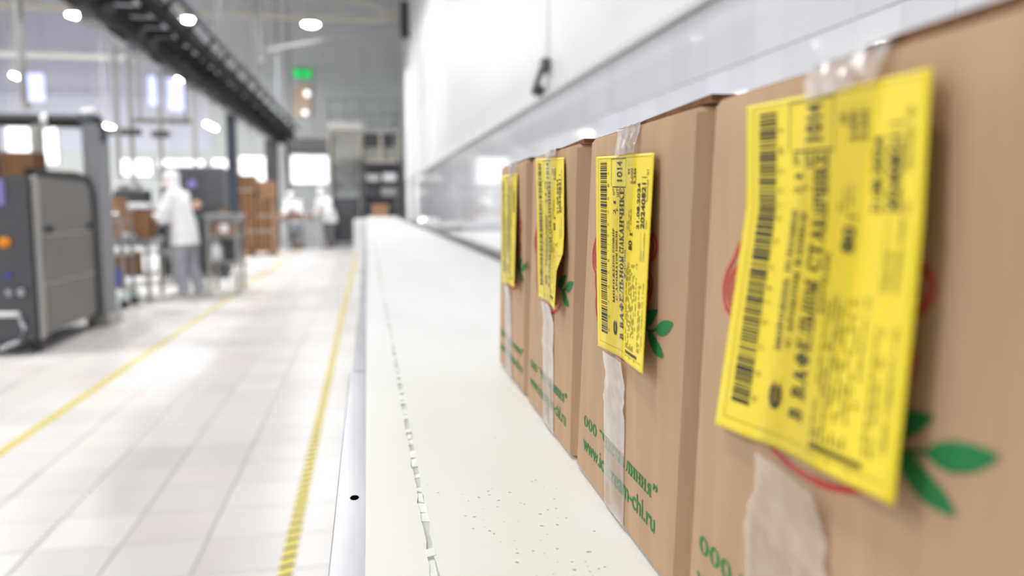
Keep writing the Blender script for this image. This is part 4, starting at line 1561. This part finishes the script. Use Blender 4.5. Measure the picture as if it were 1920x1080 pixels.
# ------------------------------------------------------------------ end of the hall
dk = thing('mesh_cage', 'dark grey wire cage cart standing near the far conveyor end', 'cart', (-.62, 24.4, 0))
for x in (-.36, .36):
    for y in (-.3, .3):
        MB().box(x - .025, x + .025, y - .025, y + .025, .12, 1.5).build('upright', 'dark_grey', dk)
        MB().tube([(x - .02, y, .06), (x + .02, y, .06)], .06, 12).build('castor', 'rubber', dk)
MB().box(-.36, .36, -.3, .3, .14, .2).build('deck', 'dark_grey', dk)
MB().box(-.34, .34, -.27, -.25, .2, 1.42).build('back_curtain', 'dark_grey', dk)
for i in range(6):
    MB().box(-.36, .36, -.31, -.29, .3 + i * .22, .33 + i * .22).build('wire', 'paint_grey', dk)
sh = thing('shelf_rack', 'grey shelving rack with parcels behind the far conveyor end', 'rack', (.42, 25.3, 0))
for x in (-.58, .58):
    for y in (-.28, .28):
        MB().box(x - .03, x + .03, y - .03, y + .03, 0, 2.62).build('upright', 'dark_grey', sh)
for z in (.5, 1.0, 1.45, 1.9, 2.35):
    MB().box(-.58, .58, -.28, .28, z, z + .04).build('shelf', 'dark_grey', sh)
MB().box(-.56, .56, .24, .26, 0, 2.6).build('back_sheet', 'paint_grey', sh)
for (x, z, w, h, d_, m, lb) in ((-.25, 1.041, .4, .3, .3, 'dark_grey', 'dark crate on the second shelf of the grey rack'), (.25, 1.491, .45, .28, .3, 'paint_mid', 'grey crate on the middle shelf of the grey rack'),
                                (-.22, 1.941, .4, .22, .3, 'paint_lightgrey', 'pale crate on the upper shelf of the grey rack'), (.28, 1.941, .4, .26, .3, 'plastic_white', 'white crate on the upper shelf of the grey rack')):
    t = thing('crate', lb, 'crate', (.42 + x, 25.25, z), 0, 'crates on the grey rack')
    MB().box(-w / 2, w / 2, -d_ / 2, d_ / 2, 0, h * .85, bev=.01).build('crate_body', m, t)
    MB().box(-w / 2 - .01, w / 2 + .01, -d_ / 2 - .01, d_ / 2 + .01, h * .85, h, bev=.01).build('rim', m, t)

mz = thing('mezzanine', 'grey steel mezzanine with railing and slatted stairs at the end wall', 'mezzanine', (-.1, 25.7, 0))
MB().box(-1.05, 1.2, -.55, .7, 3.42, 3.56).build('deck', 'paint_mid', mz)
MB().box(-1.05, .02, -.62, -.55, 3.5, 3.72).build('fascia', 'paint_lightgrey', mz)
for x in (-1.0, -.05, .55, 1.12):
    MB().box(x - .045, x + .045, -.58, -.49, 0 if x != .55 else 2.6, 3.42).build('post', 'paint_beige', mz)
for x in (-1.0, -.5, .0, .6, 1.15):
    MB().box(x - .025, x + .025, -.55, -.5, 3.56, 4.42).build('railing_post', 'paint_grey', mz)
for z in (3.95, 4.38):
    MB().box(-1.03, 1.2, -.56, -.49, z, z + .05).build('railing', 'paint_grey', mz)
for i in range(9):
    z = 2.66 + i * .085
    MB().box(-.78, -.12, -.62 - .03 * (8 - i), -.42 - .03 * (8 - i), z, z + .035).build('stair_tread', 'paint_lightgrey', mz)
for x in (-.82, -.10):
    MB().bar((x, -.56, 3.44), (x, -.88, 2.6), .05, .16).build('stringer', 'paint_beige', mz)
MB().box(-1.0, 1.12, -.58, -.5, 2.52, 2.62).build('lower_beam', 'paint_beige', mz)
MB().box(.05, .95, -.45, -.42, 3.0, 3.40).build('recess_shade', 'dark_grey', mz)  # dark sheet stands in for the shade of a recess
MB().box(.0, 1.05, -.40, -.38, 2.62, 3.42).build('cladding', 'paint_mid', mz)

cn = thing('door_canopy', 'grey canopy over the big bright window in the end wall', 'canopy', (-1.80, 26.2, 0))
MB().box(-.63, .63, -.25, .25, 3.30, 3.42).build('canopy_top', 'paint_lightgrey', cn)
MB().box(-.60, .60, -.2, .25, 3.0, 3.30).build('roller_case', 'paint_grey', cn)
MB().box(-.60, .60, .2, .25, 2.87, 3.0).build('shutter', 'paint_mid', cn)
for x in (-.68, .68):
    MB().box(x - .03, x + .03, .1, .26, 0, 3.3).build('guide', 'dark_grey', cn)

ex = thing('exit_sign', 'small lit green exit sign high on the grey end wall', 'sign', (-1.93, 26.3, 5.32))
MB().box(-.30, .30, .0, .16, -.15, .15, bev=.01).build('case', 'paint_mid', ex)
MB().box(-.285, .285, -.012, .0, -.135, .135).build('sign_face', 'exit_green', ex)
# running figure and door as raised dark green shapes
MB().box(-.02, .03, -.016, -.012, -.09, .05).box(-.05, -.02, -.016, -.012, -.1, -.03).ball((.01, -.014, .085), .03, .003, .03).bar((-.06, -.014, .03), (.07, -.014, .0), .004, .025).build('pictogram', 'exit_dark', ex)
po = thing('wall_board', 'tan glossy board on the end wall under the exit sign', 'board', (-1.90, 26.36, 4.0))
MB().box(-.27, .22, .0, .08, 0, .98, bev=.01).build('board', 'tan_poster', po)
MB().box(-.31, .26, .05, .1, -.04, 1.02).build('frame', 'paint_lightgrey', po)
for (x, z, r) in ((.10, .72, .10), (.02, .12, .09)):
    b = MB().lathe([(r, 0), (r, .05), (r * .7, .09)], n=16).build('glow_disc', 'window_glow', po, True)  # two round glowing discs on the board
    b.matrix_local = Matrix.Translation((x, 0, z)) @ Matrix.Rotation(R(90), 4, 'X')
dp = thing('downpipe', 'white vertical pipe on the right wall near the far corner', 'pipe', (WX - .085, 20.6, 0))
MB().tube([(0, 0, 0), (0, 0, 4.6)], .055, 12).build('pipe', 'white_gloss', dp, True)
for z in (.6, 1.8, 3.0, 4.2):
    MB().box(-.065, .07, -.03, .03, z, z + .04).build('clip', 'paint_mid', dp)

bpy.data.objects.remove(_fo)
